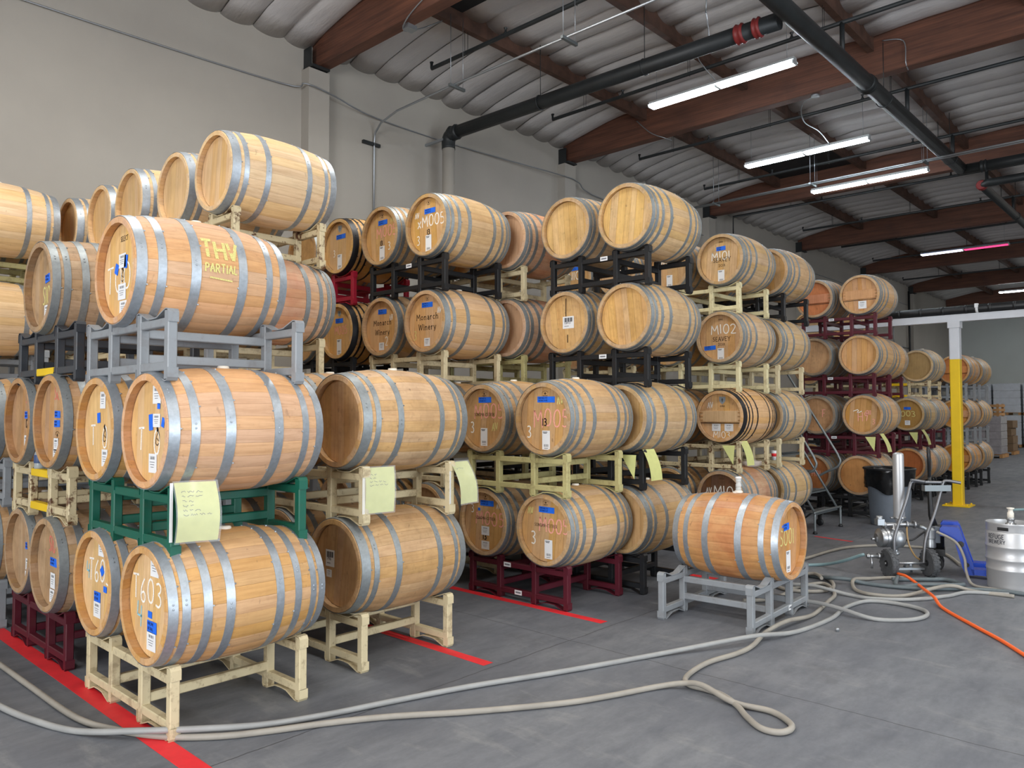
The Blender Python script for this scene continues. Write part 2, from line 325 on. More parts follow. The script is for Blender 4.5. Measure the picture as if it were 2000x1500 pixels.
# ------------------------------------------------------------------ hand lettering (strokes in a box 0..w by 0..1)
_O = [(.3, 1), (.1, .9), (0, .5), (.1, .1), (.3, 0), (.5, .1), (.6, .5), (.5, .9), (.3, 1)]
GL = {'0': (.6, [_O]), 'O': (.75, [[(a * 1.25, b) for a, b in _O]]), '1': (.12, [[(.06, 1), (.06, 0)]]), '2': (.55, [[(0, .8), (.1, .97), (.35, 1), (.52, .8), (.4, .5), (.1, .1), (0, 0), (.55, .02)]]),
      '3': (.5, [[(0, .92), (.25, 1), (.46, .85), (.38, .62), (.15, .54), (.4, .46), (.5, .22), (.3, .0), (0, .08)]]), '4': (.5, [[(.05, 1), (.02, .45), (.48, .42)], [(.4, .85), (.38, 0)]]),
      '5': (.5, [[(.5, 1), (.08, .98)], [(.08, .98), (.05, .56)], [(.05, .56), (.3, .62), (.5, .38), (.4, .08), (.15, 0), (0, .1)]]), '6': (.5, [[(.4, 1), (.12, .7), (0, .3), (.12, .02), (.38, .03), (.48, .28), (.32, .48), (.06, .36)]]),
      '7': (.5, [[(0, 1), (.5, 1), (.2, 0)]]), '8': (.5, [[(.25, .52), (.05, .75), (.25, 1), (.45, .75), (.25, .52), (0, .25), (.25, 0), (.5, .25), (.25, .52)]]), '9': (.5, [[(.45, .75), (.22, .5), (.03, .75), (.22, 1), (.45, .78), (.42, .4), (.3, 0)]]),
      'M': (.75, [[(0, 0), (.06, 1), (.36, .35), (.66, 1), (.75, 0)]]), 'T': (.6, [[(0, .97), (.6, 1)], [(.3, .98), (.28, 0)]]), 'S': (.5, [[(.48, .88), (.28, 1), (.05, .85), (.1, .6), (.4, .42), (.48, .18), (.25, 0), (0, .1)]]),
      'H': (.6, [[(0, 1), (.02, 0)], [(.58, 1), (.6, 0)], [(.02, .5), (.58, .52)]]), 'A': (.6, [[(0, 0), (.3, 1), (.6, 0)], [(.12, .38), (.48, .38)]]), 'V': (.6, [[(0, 1), (.28, 0), (.6, 1)]]),
      'P': (.5, [[(.02, 0), (.04, 1)], [(.04, .98), (.4, .95), (.48, .72), (.35, .5), (.04, .48)]]), 'R': (.55, [[(.02, 0), (.04, 1)], [(.04, .98), (.4, .95), (.48, .72), (.35, .5), (.04, .48)], [(.22, .48), (.55, 0)]]),
      'I': (.12, [[(.06, 1), (.06, 0)]]), 'L': (.45, [[(.03, 1), (.0, .02), (.45, .04)]]), 'N': (.6, [[(0, 0), (.03, 1), (.57, 0), (.6, 1)]]), 'C': (.6, [[(.58, .82), (.35, 1), (.08, .8), (0, .5), (.08, .2), (.35, 0), (.58, .16)]]),
      'E': (.48, [[(.46, 1), (.03, 1), (.03, 0), (.48, 0)], [(.03, .53), (.38, .53)]]), 'Y': (.6, [[(0, 1), (.3, .5), (.6, 1)], [(.3, .5), (.3, 0)]]), 'W': (.9, [[(0, 1), (.2, 0), (.45, .95), (.68, 0), (.9, 1)]]),
      'U': (.58, [[(0, 1), (.02, .25), (.15, .02), (.42, .02), (.56, .25), (.58, 1)]]), 'G': (.65, [[(.6, .82), (.35, 1), (.08, .8), (0, .5), (.08, .2), (.35, 0), (.6, .15), (.62, .45), (.38, .45)]]), 'F': (.46, [[(.46, 1), (.03, 1), (.03, 0)], [(.03, .53), (.36, .53)]]), 'B': (.5, [[(.03, 0), (.03, 1), (.35, .97), (.43, .77), (.3, .54), (.03, .52)], [(.3, .54), (.5, .3), (.38, .03), (.03, 0)]]),
      'o': (.5, [[(.25, .62), (.05, .5), (.02, .2), (.25, 0), (.46, .2), (.44, .5), (.25, .62)]]), 'n': (.48, [[(.05, .6), (.05, 0)], [(.05, .42), (.22, .62), (.42, .5), (.42, 0)]]), 'a': (.48, [[(.06, .5), (.24, .62), (.4, .5), (.41, 0)], [(.41, .36), (.15, .3), (.04, .13), (.2, 0), (.41, .12)]]),
      'r': (.36, [[(.05, .6), (.05, 0)], [(.05, .38), (.18, .58), (.34, .58)]]), 'c': (.44, [[(.42, .5), (.24, .62), (.05, .45), (.04, .18), (.24, 0), (.42, .12)]]), 'h': (.48, [[(.05, 1), (.05, 0)], [(.05, .42), (.22, .62), (.42, .5), (.42, 0)]]), 'i': (.14, [[(.07, .6), (.07, 0)], [(.05, .82), (.09, .86)]]),
      'e': (.46, [[(.05, .33), (.42, .33), (.36, .55), (.2, .62), (.05, .45), (.04, .18), (.24, 0), (.42, .12)]]), 'y': (.48, [[(.03, .6), (.24, .05)], [(.45, .6), (.2, -.2), (.05, -.28)]]), 'v': (.4, [[(0, .6), (.18, 0), (.4, .6)]]), 'x': (.45, [[(0, .6), (.42, 0)], [(.42, .62), (0, 0)]]), '-': (.35, [[(.02, .4), (.32, .4)]]), ' ': (.4, [])}
_CURVY = set('0O2356789SCPRGUBoanrcheyJ')
def write(mb, text, u, v, h, wd, mp, mi=0, wide=1.0, serif=False, jit=.0, rng=random):
    """left end at u, base line at v"""
    x = u
    for ch in text:
        gw, st = GL.get(ch, GL[' ']); dy = rng.uniform(-jit, jit) * h; sk = rng.uniform(-jit, jit)
        for s_ in st:
            pts = smooth2(s_, 2) if (ch in _CURVY and len(s_) > 3) else (s_ if len(s_) < 3 else s_)
            P = [(x + (a + sk * b) * h * wide, v + dy + b * h) for a, b in pts]
            if ch in _CURVY: mb.ribbon(P, wd, mp, mi)
            else:
                for a, b in zip(P, P[1:]): mb.ribbon([a, b], wd, mp, mi)
            if serif:
                for (p, q) in ((P[0], P[1]), (P[-1], P[-2])):
                    if abs(q[1] - p[1]) > abs(q[0] - p[0]) * .8: mb.ribbon([(p[0] - h * .1, p[1]), (p[0] + h * .1, p[1])], wd * .6, mp, mi)
        x += (gw + .2) * h * wide
    return x
def text_width(text, h, wide=1.0): return sum((GL.get(c, GL[' '])[0] + .2) * h * wide for c in text) - .2 * h * wide

# ------------------------------------------------------------------ the building
XB, YW, YR, XF, ZD = 44.0, 10.13, -10.0, -8.0, 7.8
m = MB(); m.box(((XB + XF) / 2, (YW + YR) / 2, -.05), (XB - XF, YW - YR, .1)); struct('floor', m, M_FLOOR)
m = MB(); m.box(((XB + XF) / 2, YW + .1, ZD / 2), (XB - XF, .2, ZD)); wall = struct('wall_left', m, M_WALL)
m = MB(); m.box((XB + .1, (YW + YR) / 2, ZD / 2), (.2, YW - YR, ZD)); struct('wall_back', m, M_WALL2)
m = MB(); m.box(((XB + XF) / 2, YR - .1, ZD / 2), (XB - XF, .2, ZD)); struct('wall_right', m, M_WALL)
m = MB(); m.box((XF - .1, (YW + YR) / 2, ZD / 2), (.2, YW - YR, ZD)); struct('wall_front', m, M_WALL)
BX = [6.56 + 6.1 * k for k in range(-2, 7)]
for bx in BX:
    if 0 < bx < XB - 1:
        m = MB(); m.box((bx - .1, YW - .1, 3.41), (.36, .2, 6.82)); p = put('pilaster', m.mesh('pilaster', M_WALL), wall)
        m = MB(); m.box((bx + .09, YW - .004, 3.4), (.015, .008, 6.8)); put('panel_joint', m.mesh('panel_joint', M_PANEL), wall)
        m = MB(); m.box((bx - .1, YW - .13, 6.85), (.3, .26, .03)); m.box((bx - .24, YW - .1, 7.0), (.015, .2, .3)); put('beam_seat', m.mesh('beam_seat', M_PIPE), wall)
m = MB(); m.box(((XB + XF) / 2, (YW + YR) / 2, ZD + .05), (XB - XF, YW - YR, .1)); ceil = struct('ceiling', m, M_BATT)
for bx in BX:
    if bx < XB - .5:
        m = MB(); m.bbox((0, 0, 0), (.2, YW - YR, .92), .006); put('glulam_beam', m.mesh('glulam_beam', M_GLU), ceil, (bx, (YW + YR) / 2 - .02, 6.9 + .46))
PY = [10.13, 8.1, 6.03, 3.93, 1.85, -.2]
for py in PY[1:] + [-2.3, -4.4]:
    for k in range(len(BX) - 1):
        x0, x1 = BX[k] + .1, min(BX[k + 1] - .1, XB); m = MB(); m.box((0, 0, 0), (x1 - x0, .1, .5)); put('purlin', m.mesh('purlin', M_PURL), ceil, ((x0 + x1) / 2, py, 7.28 + .25))
def batt_mesh(seed, y0, y1, wallbay, wd):
    r = random.Random(seed); m = MB(); vs = []; nu, nv = 8, 5
    sag = r.uniform(.062, .085); ph = r.uniform(-.03, .03); e0 = [r.uniform(-.012, .012) for _ in range(nv + 1)]
    for j in range(nv + 1):
        t = j / nv; y = y0 + (y1 - y0) * t
        drop = 0
        if wallbay: drop = -.30 * t ** 1.5
        lip = -.035 * (1 if j in (0, nv) else 0)
        for i in range(nu + 1):
            s = i / nu; z = 7.56 + drop + lip - sag * (max(0, sin(pi * s)) ** .6) + e0[j] * (0 < i < nu) + ph * (s - .5)
            vs.append((s * wd, y, z))
    fs = [(j * (nu + 1) + i, (j + 1) * (nu + 1) + i, (j + 1) * (nu + 1) + i + 1, j * (nu + 1) + i + 1) for j in range(nv) for i in range(nu)]
    n = len(vs); vs += [(x, y, z + .05) for x, y, z in vs]
    fs += [(a + n, d + n, c + n, b + n) for a, b, c, d in fs]
    ring = [i for i in range(nu + 1)]
    for j in (0, nv):
        b = j * (nu + 1); fs += [(b + i, b + i + 1, n + b + i + 1, n + b + i) if j == 0 else (b + i + 1, b + i, n + b + i, n + b + i + 1) for i in range(nu)]
    m.add(vs, fs, 0, True); return m
NB = 12; BW = (6.1 - .2) / NB
far = MB()
for b in range(len(PY) - 1):
    y1, y0 = PY[b] - (.0 if b == 0 else .05), PY[b + 1] + .05
    var = [batt_mesh(10 * b + k, y0, y1, b == 0, BW) for k in range(4)]; vme = [v.mesh('insulation_batt', M_BATT) for v in var]
    for k in range(1, len(BX) - 1):
        for i in range(NB):
            x = BX[k] + .1 + i * BW
            if x > XB - .6: continue
            dark = (k == 3 and b == 1 and i >= 9) or (k == 2 and b == 1 and i < 2)
            if dark: continue
            if k <= 4 and (k > 1 or i >= 6): put('insulation_batt', random.choice(vme), ceil, (x, 0, random.uniform(-.012, .012)))
            else: v = random.choice(var); far.add([(p[0] + x, p[1], p[2]) for p in v.v], v.f, 0, True)
o = put('insulation_batts', far.mesh('insulation_batts', M_BATT), ceil); o['kind'] = 'stuff'
for x0, x1 in ((BX[3] + .1 + 9 * BW, BX[4] - .1), (BX[2] + .1, BX[2] + .1 + 2 * BW)):
    m = MB(); m.box(((x0 + x1) / 2, 7.06, 7.5), (x1 - x0, 1.96, .02)); put('roof_panel', m.mesh('roof_panel', M_PANEL), ceil)

# ------------------------------------------------------------------ barrels
L, RE, RB, RBO = .90, .302, .3465, .35
NS = 30; BT = .045
def prof(s): u = 2 * s - 1; return RE + (RB - RE) * (1 - u * u)
def stave_into(m, a0, a1, r0=0):
    st = [0, .012, .14, .28, .42, .58, .72, .86, .988, 1]; vs = []
    for i, s in enumerate(st):
        ro = prof(s) - (.006 if i in (0, len(st) - 1) else 0) + r0; ri = prof(s) - (.036 if s < .1 or s > .9 else .03)
        g = .16 / NS
        for a, r in ((a0, ri), (a0 + .0012, ro - .0005), (a0 + .009, ro), ((a0 + a1) / 2, ro + .0010), (a1 - .009, ro), (a1 - .0012, ro - .0005), (a1, ri)):
            vs.append((s * L, r * sin(a), r * cos(a)))
    k = 7; fs = []
    for i in range(len(st) - 1):
        for j in range(k): j2 = (j + 1) % k; fs.append((i * k + j, i * k + j2, (i + 1) * k + j2, (i + 1) * k + j))
    fs += [tuple(range(k - 1, -1, -1)), tuple((len(st) - 1) * k + j for j in range(k))]
    fs = [f[::-1] for f in fs]
    m.add(vs, fs, 0, True)
da = 2 * pi / NS
m = MB(); stave_into(m, -da / 2, da / 2); ME_STAVE = m.mesh('stave', M_STAVE, 22)
m = MB()
for k in range(NS): stave_into(m, (k - .5) * da, (k + .5) * da)
ME_STAVES = m.mesh('staves', M_STAVES, 22)
HT = {'6': [(0.004, .062), (.122, .17), (.315, .375)], '8': [(.004, .056), (.076, .12), (.19, .238), (.317, .369)], '8b': [(.004, .05), (.064, .102), (.15, .19), (.285, .332)], '8k': [(.004, .08), (.115, .14), (.19, .21), (.31, .335)], '6b': [(.004, .072), (.1, .14), (.28, .328)]}
_hm = {}
def hoop_mesh(a, b):
    k = (round(a, 4), round(b, 4))
    if k not in _hm:
        m = MB(); t = .0032; N = 44; lap = .05
        for r0, r1, flip in ((prof(a) + t, prof(b) + t, 0),):
            vs = []
            for q in range(N):
                th = 2 * pi * q / N
                for s, r in ((a, r0 - t), (a, r0), (b, r1), (b, r1 - t)): vs.append((s * L, r * sin(th), r * cos(th)))
            fs = [(q * 4 + j, ((q + 1) % N) * 4 + j, ((q + 1) % N) * 4 + (j + 1) % 4, q * 4 + (j + 1) % 4) for q in range(N) for j in range(4)]
            m.add(vs, fs, 0, False)
            for i in range(len(m.sm)): m.sm[i] = (i % 4 == 1)
        mid = (a + b) / 2
        for th in (-1.35, -1.28):                                       # rivets of the lap
            r = prof(mid) + t; c = Vector((mid * L, r * sin(th), r * cos(th))); nrm = Vector((0, sin(th), cos(th))); M = TR(*c) @ nrm.to_track_quat('Z', 'Y').to_matrix().to_4x4()
            m.lathe([(.006, 0), (.005, .002), (.0, .003)], 6, M)
        for th in (-.5, -.18, .15, .5, 1.1, -1.0, 2.0, -2.0):           # hoop nails on the edge towards the middle
            e = b if a < .5 else a; r = prof(e) + .002; m.box((e * L + (.004 if a < .5 else -.004), r * sin(th), r * cos(th)), (.008, .009, .007))
        _hm[k] = m.mesh('hoop', M_HOOP, 40)
    return _hm[k]
RH = .271
def board_mesh(z0, z1, r=RH, th=.02):
    """head board between z0 and z1 across the disc (runs along the local z after the swap)"""
    m = MB(); g = .0007; a, b = z0 + g, z1 - g; pts = []
    f = lambda q: sqrt(max(0, r * r - q * q)); n = 6
    for i in range(n + 1): q = a + (b - a) * i / n; pts.append((q, f(q)))
    for i in range(n + 1): q = b + (a - b) * i / n; pts.append((q, -f(q)))
    cl = [pts[0]]
    for p in pts[1:]:
        if hypot(p[0] - cl[-1][0], p[1] - cl[-1][1]) > 1e-5: cl.append(p)
    if hypot(cl[0][0] - cl[-1][0], cl[0][1] - cl[-1][1]) < 1e-5: cl.pop()
    N = len(cl); c = (sum(p[0] for p in cl) / N, sum(p[1] for p in cl) / N)
    vs = [(.0, p[0] + (c[0] - p[0]) * .012, p[1]) for p in cl] + [(.0012, p[0], p[1]) for p in cl] + [(th, p[0], p[1]) for p in cl]
    fs = [tuple(range(N))]
    for k in (0, 1): fs += [(k * N + i, k * N + (i + 1) % N, (k + 1) * N + (i + 1) % N, (k + 1) * N + i) for i in range(N)]
    fs.append(tuple(2 * N + i for i in range(N - 1, -1, -1)))
    m.add(vs, [f_[::-1] for f_ in fs]); return m.mesh('head_board', M_HEAD)
HEADS = []
for sd in (1, 2, 3):
    r = random.Random(sd); e = [-RH + .0005]; ws = [r.uniform(.8, 1.25) for _ in range(7)]; t = sum(ws)
    for q in ws: e.append(e[-1] + q / t * (2 * RH - .001))
    HEADS.append([board_mesh(e[i], e[i + 1]) for i in range(7)])
m = MB(); m.lathe([(RH, 0), (RH, .02)], 36, Matrix.Rotation(pi / 2, 4, 'Y')); ME_HEAD = m.mesh('barrel_head', M_HEAD)
m = MB(); m.lathe([(.032, -.012), (.032, .006), (.028, .012), (0, .013)], 14); ME_BUNG = m.mesh('bung', M_BUNG)
HX = BT - .0014
def hmap(u, v, off=0): return Vector((HX - off, -u, v))
def smap(u, v, off=0):
    """u metres along the barrel, v metres round the side facing the aisle"""
    s = u / L; r = prof(s) + .005 + off; th = v / r; return Vector((u, -r * cos(th), r * sin(th)))
RNG = random.Random(5)
def marks(parent, mk, base, k=0):
    for q in mk:
        ty = q[0]
        if ty == 'c':                                                    # chalk writing: text, u, v, height, colour, stretch
            _, tx, u, v, h, col = q[:6]; m = MB(); wi = q[6] if len(q) > 6 else 1; wi *= min(1, (sqrt(max(.01, .245 ** 2 - (v + h * .5) ** 2)) - u) / text_width(tx, h, wi)); write(m, tx, u, v, h, (.0115 if h > .09 else .009) if h > .05 else .006, hmap, 0, wi, False, .06, RNG); part('chalk_mark', m, M_CH[col], parent, base)
        elif ty == 'cs':
            _, tx, u, v, h, col, wd = q[:7]; m = MB(); write(m, tx, u, v, h, wd, smap, 0, q[7] if len(q) > 7 else 1, False, .04, RNG); part('chalk_mark', m, M_CH[col], parent, base)
        elif ty == 'cl':
            _, pts, wd, col = q; m = MB(); m.ribbon(pts, wd, smap); part('chalk_mark', m, M_CH[col], parent, base)
        elif ty == 'k':                                                  # free chalk or ink stroke on the head
            _, pts, wd, col = q; m = MB(); m.ribbon(smooth2(pts, 1), wd, hmap); part('chalk_mark', m, M_CH[col], parent, base)
        elif ty == 's':                                                  # printed serif lettering, centred
            _, tx, u, v, h = q[:5]; wide = q[5] if len(q) > 5 else 1; m = MB(); write(m, tx, u - text_width(tx, h, wide) / 2, v, h, h * .13, hmap, 0, wide, True); part('printed_lettering', m, M_CH['e'], parent, base)
        elif ty == 'n':
            _, tx, u, v, h = q; m = MB(); write(m, tx, u, v, h, .011, hmap, 0, .9); part('stencil_number', m, M_CH['k'], parent, base)
        elif ty == 't':                                                  # strip of blue tape
            _, u, v, wd, h = q[:5]; ang = q[5] if len(q) > 5 else RNG.uniform(-.03, .03); m = MB(); m.rect(u, v, wd, h, hmap, 0, ang, .0012)
            if wd > .06:
                for ln in range(2): write(m, 'HIVECN4ELYA7PR'[ln:ln + max(3, int(wd / .014))], u - wd * .42, v + h * (.12 - .42 * ln), h * .26, .0022, lambda a, b, o=0: hmap(a, b, .0018), 1, .8, False, .1, RNG)
            part('tape_strip', m, [M_TAPE, M_TINK], parent, base)
        elif ty == 'p':                                                  # paper label with bars and lines
            _, u, v, wd, h = q[:5]; sty = q[5] if len(q) > 5 else 'b'; m = MB(); m.rect(u, v, wd, h, hmap, 0, 0, .0012)
            mp2 = lambda a, b, o=0: hmap(a, b, .0018)
            if sty == 'b':
                for i in range(8): m.rect(u - wd * .28 + i * wd * .075, v + h * .28, wd * (.018 + .016 * (i % 3)), h * .16, mp2, 1)
                for i in range(3): m.rect(u - wd * .05, v + h * (.06 - .13 * i), wd * (.6 - .1 * i), h * .035, mp2, 2)
            elif sty == 't':
                for i in range(2): m.rect(u - wd * .12, v + h * (.42 - .06 * i), wd * (.6 - .15 * i), h * .035, mp2, 1)
                for i in range(8): m.rect(u - wd * .28 + i * wd * .08, v - h * .28, wd * (.02 + .016 * (i % 3)), h * .13, mp2, 1)
                m.rect(u, v - h * .42, wd * .5, h * .03, mp2, 2)
            elif sty == 'n':
                for i in range(10): m.rect(u - wd * .36 + i * wd * .08, v + h * .22, wd * (.03 + .03 * (i * 7 % 3)), h * .34, mp2, 1)
                write(m, q[6], u - wd * .34, v - h * .12, h * .17, h * .03, lambda a, b, o=0: hmap(a, b, .0018), 1, 1.1); m.rect(u - wd * .15, v - h * .3, wd * .4, h * .05, mp2, 2)
            part('paper_label', m, [M_PAPER, M_INK, M_GREYINK], parent, base)
        elif ty == 'e':                                                  # small printed emblem
            _, u, v, sz = q; m = MB()
            for i in range(5): a = pi * (.15 + .175 * i); m.ribbon([(u + cos(a) * sz, v + sin(a) * sz * .6), (u + cos(a + .4) * sz, v + sin(a + .4) * sz * .6)], sz * .12, hmap)
            m.rect(u, v, sz * .5, sz * .5, hmap, 0, .78); m.rect(u, v - sz * .55, sz * 1.5, sz * .14, hmap); m.rect(u, v - sz * .85, sz * 1.1, sz * .1, hmap); part('emblem', m, M_CH['e'], parent, base)
        elif ty == 'sh':                                                 # grey shield
            _, u, v, sz = q; m = MB(); P = [(-.5, .5), (.5, .5), (.5, -.1), (.25, -.42), (0, -.6), (-.25, -.42), (-.5, -.1)]; m.add([hmap(u + a * sz, v + b * sz, .0012) for a, b in P], [tuple(range(6, -1, -1))]); m.rect(u, v, sz * .12, sz * .6, lambda a, b, o=0: hmap(a, b, .0018), 1); m.rect(u, v + .05 * sz, sz * .3, sz * .1, lambda a, b, o=0: hmap(a, b, .0018), 1)
            part('shield_emblem', m, [plain('shield_grey', (140, 148, 152), .6), M_INK], parent, base)
        elif ty == 'br':                                                 # burnt-in flourish round a knot
            _, u, v, sz = q; m = MB(); m.add([hmap(u + a * sz, v + b * sz) for a, b in ((-.25, .6), (.1, .9), (.35, .3), (.1, .05), (-.2, .25))], [(4, 3, 2, 1, 0)])
            for pts in ([(.2, .1), (-.3, -.5), (-.4, -1.2)], [(.3, .2), (.6, -.3), (.5, -1)], [(-.4, -1.2), (0, -1.5), (.4, -1.2)], [(-.1, -.6), (.3, -.9)]): m.ribbon([(u + a * sz, v + b * sz) for a, b in smooth2(pts)], sz * .12, hmap)
            part('burnt_mark', m, M_CH['k'], parent, base)
        elif ty == 'cb':                                                 # cross brace with pegs
            _, v, h, col = q; hw = sqrt(RH ** 2 - (abs(v) + h / 2) ** 2) * .995; m = MB(); m.bbox((BT - .011, 0, v), (.02, 2 * hw, h), .003); o = part('cross_brace', m, M_HEAD, parent, base, (0, 0, 0), col)
            for sg in (-1, 1):
                for j in range(3): m = MB(); m.box((BT - .023, sg * (hw - .02), v + (j - 1) * h * .34), (.008, .036, .012)); p = put('peg', m.mesh('peg', M_PINE), o)
            m = MB(); m.rect(0, v - h * .62, 2 * hw, .008, hmap); part('board_seam', m, M_CH['k'], parent, base)
LV1, LVS = .657, .938
def lz(lv): return LV1 + LVS * (lv - 1)
def barrel(x, y, z, label, col=(206, 166, 116), wear=.3, hoops='6', hmat=None, detail=True, mk=(), hcol=None, bung=None, rz=0, rot=None, group='wine barrels stacked on racks', hr=None, tail=True):
    """x, y, z: centre of the front head rim"""
    d = Vector((cos(rz), sin(rz), 0)) * L / 2
    t = thing('wine_barrel', label, 'barrel', (x + d.x, y + d.y, z - RBO), rz, group)
    base = (-L / 2, 0, RBO); c = (*lin(col), wear); hc = (*lin(hcol or col), wear % 1)
    ro = RNG.uniform(0, da)
    if detail:
        for k in range(NS): put('stave', ME_STAVE, t, base, (ro + k * da, 0, 0), c)
    else:
        o = put('staves', ME_STAVES, t, base, (ro, 0, 0), c); o['kind'] = 'stuff'
    for a, b in HT[hoops]:
        for s0, s1 in ((a, b), (1 - b, 1 - a)): put('hoop', hoop_mesh(s0, s1), t, base, (RNG.uniform(-.5, .3), 0, 0), None, hmat or M_HOOP)
    hrot = RNG.uniform(-.12, .12) if hr is None else hr
    if detail:
        for me in HEADS[RNG.randrange(3)]: put('head_board', me, t, (-L / 2 + BT, 0, RBO), (hrot, 0, 0), hc)
    else: put('barrel_head', ME_HEAD, t, (-L / 2 + BT, 0, RBO), (hrot, 0, 0), hc)
    put('barrel_head', ME_HEAD, t, (L / 2 - BT - .02, 0, RBO), (hrot, 0, 0), hc)
    put('bung', ME_BUNG, t, (RNG.uniform(-.02, .02), 0, RBO + RB), (0, 0, 0), None, bung or M_BUNG)
    if mk: marks(t, mk, base)
    return t

# ------------------------------------------------------------------ racks
RW, RD, RHT = 1.165, .785, .366
PW = .05
m = MB(); m.bbox((0, 0, RHT / 2), (PW, PW, RHT - .012), .005); ME_UP = m.mesh('upright', M_PAINT)
m = MB(); m.bbox((0, 0, 0), (.046, RW - .02, .046), .005); ME_CROSS = m.mesh('cross_rail', M_PAINT)
m = MB(); m.bbox((RD / 2, 0, 0), (RD - PW, .04, .05), .005); ME_SIDE = m.mesh('side_rail', M_PAINT)
SW = .40
def strap():
    m = MB(); P = [(0, .30), (0, .35), (.008, .363), (.03, .366), (.055, .358), (.14, .327), (.2, .324), (.26, .327), (.345, .358), (.37, .366), (.392, .363), (.4, .35), (.4, .30)]
    t = .006; vs = []
    for i, (a, b) in enumerate(P):
        p, q = P[max(0, i - 1)], P[min(len(P) - 1, i + 1)]; dx, dy = q[0] - p[0], q[1] - p[1]; l = hypot(dx, dy); nx, ny = -dy / l * t, dx / l * t
        for xx in (-.028, .028): vs += [(xx, a, b), (xx, a + nx, b + ny)]
    fs = []
    for i in range(len(P) - 1):
        a, b = i * 4, i * 4 + 4; fs += [(a, a + 2, b + 2, b), (a + 1, b + 1, b + 3, a + 3), (a, b, b + 1, a + 1), (a + 2, a + 3, b + 3, b + 2)]
    m.add(vs, fs); return m.mesh('saddle_strap', M_PAINT)
ME_STRAP = strap()
m = MB(); m.rect(0, 0, .085, .04, lambda u, v, o=0: Vector((-.024, -u, v))); m.rect(0, 0, .06, .014, lambda u, v, o=0: Vector((-.0246, -u, v)), 1); ME_STICK = m.mesh('sticker', [M_PAPER, M_GREYINK])
m = MB(); m.bbox((0, 0, 0), (.05, .34, .05), .004); ME_YT = m.mesh('yellow_tape', M_YEL)
RACKC = {'beige': ((208, 194, 158), .35), 'pale': ((218, 208, 166), .25), 'olive': ((184, 176, 124), .3), 'green': ((14, 92, 74), .08), 'grey': ((140, 145, 150), .12), 'charcoal': ((58, 62, 68), .12), 'maroon': ((82, 22, 36), .08), 'red': ((160, 22, 48), .05), 'black': ((28, 30, 33), .05), 'rusty': ((206, 191, 154), 1.0)}
def rack(x, y, z, label, kind, rz=0, stick=(), ytape=(), group='two barrel steel racks'):
    """x: front face of the front frame, y: middle, z: foot"""
    t = thing('barrel_rack', label, 'rack', (x, y, z), rz, group); c, rust = RACKC[kind]; col = (*lin(c), rust)
    ys = [RW / 2 - PW / 2, RW / 2 - SW + PW / 2, -(RW / 2 - SW + PW / 2), -(RW / 2 - PW / 2)]
    for fx in (PW / 2, RD - PW / 2):
        for yy in ys: put('upright', ME_UP, t, (fx, yy, 0), (0, 0, 0), col)
        for zz in (.073, .300): put('cross_rail', ME_CROSS, t, (fx, 0, zz), (0, 0, 0), col)
        for y0 in (-RW / 2, RW / 2 - SW):
            put('saddle_strap', ME_STRAP, t, (fx, y0, 0), (0, 0, 0), col)
            put('saddle_strap', ME_STRAP, t, (fx, y0 + SW, RHT), (pi, 0, 0), col)
    for yy in ys[1:3]:
        for zz in (.125, .262): put('side_rail', ME_SIDE, t, (PW / 2, yy, zz), (0, 0, 0), col)
    for (sy, sz) in stick: put('sticker', ME_STICK, t, (PW / 2 - .001, sy, sz))
    for sz in ytape: put('yellow_tape', ME_YT, t, (PW / 2 - .001, 0, sz))
    return t

# ------------------------------------------------------------------ the rows of stacks
ROWN = {'A1': 'first', 'A2': 'second', 'B1': 'third', 'B2': 'fourth', 'C1': 'fifth', 'C2': 'sixth', 'D1': 'seventh', 'D2': 'eighth', 'E1': 'ninth', 'E2': 'tenth', 'F1': 'eleventh', 'F2': 'twelfth'}
TIER = {1: 'bottom', 2: 'second', 3: 'third', 4: 'fourth'}; STK = ['aisle stack', 'second stack', 'third stack', 'wall stack']
W_, P_ = 'w', 'p'
LB, LT = (lambda u, v: ('p', u, v, .09, .085, 'b')), (lambda u, v, h=.16: ('p', u, v, .085, h, 't'))
def tp(v=.16, u=.0, w=.17): return ('t', u, v, w, .05)
NEW, TAN, PALE, ORG, GREY, PINK, HON = (222, 184, 134), (208, 168, 118), (228, 194, 148), (204, 142, 82), (184, 152, 116), (220, 172, 128), (212, 166, 110)
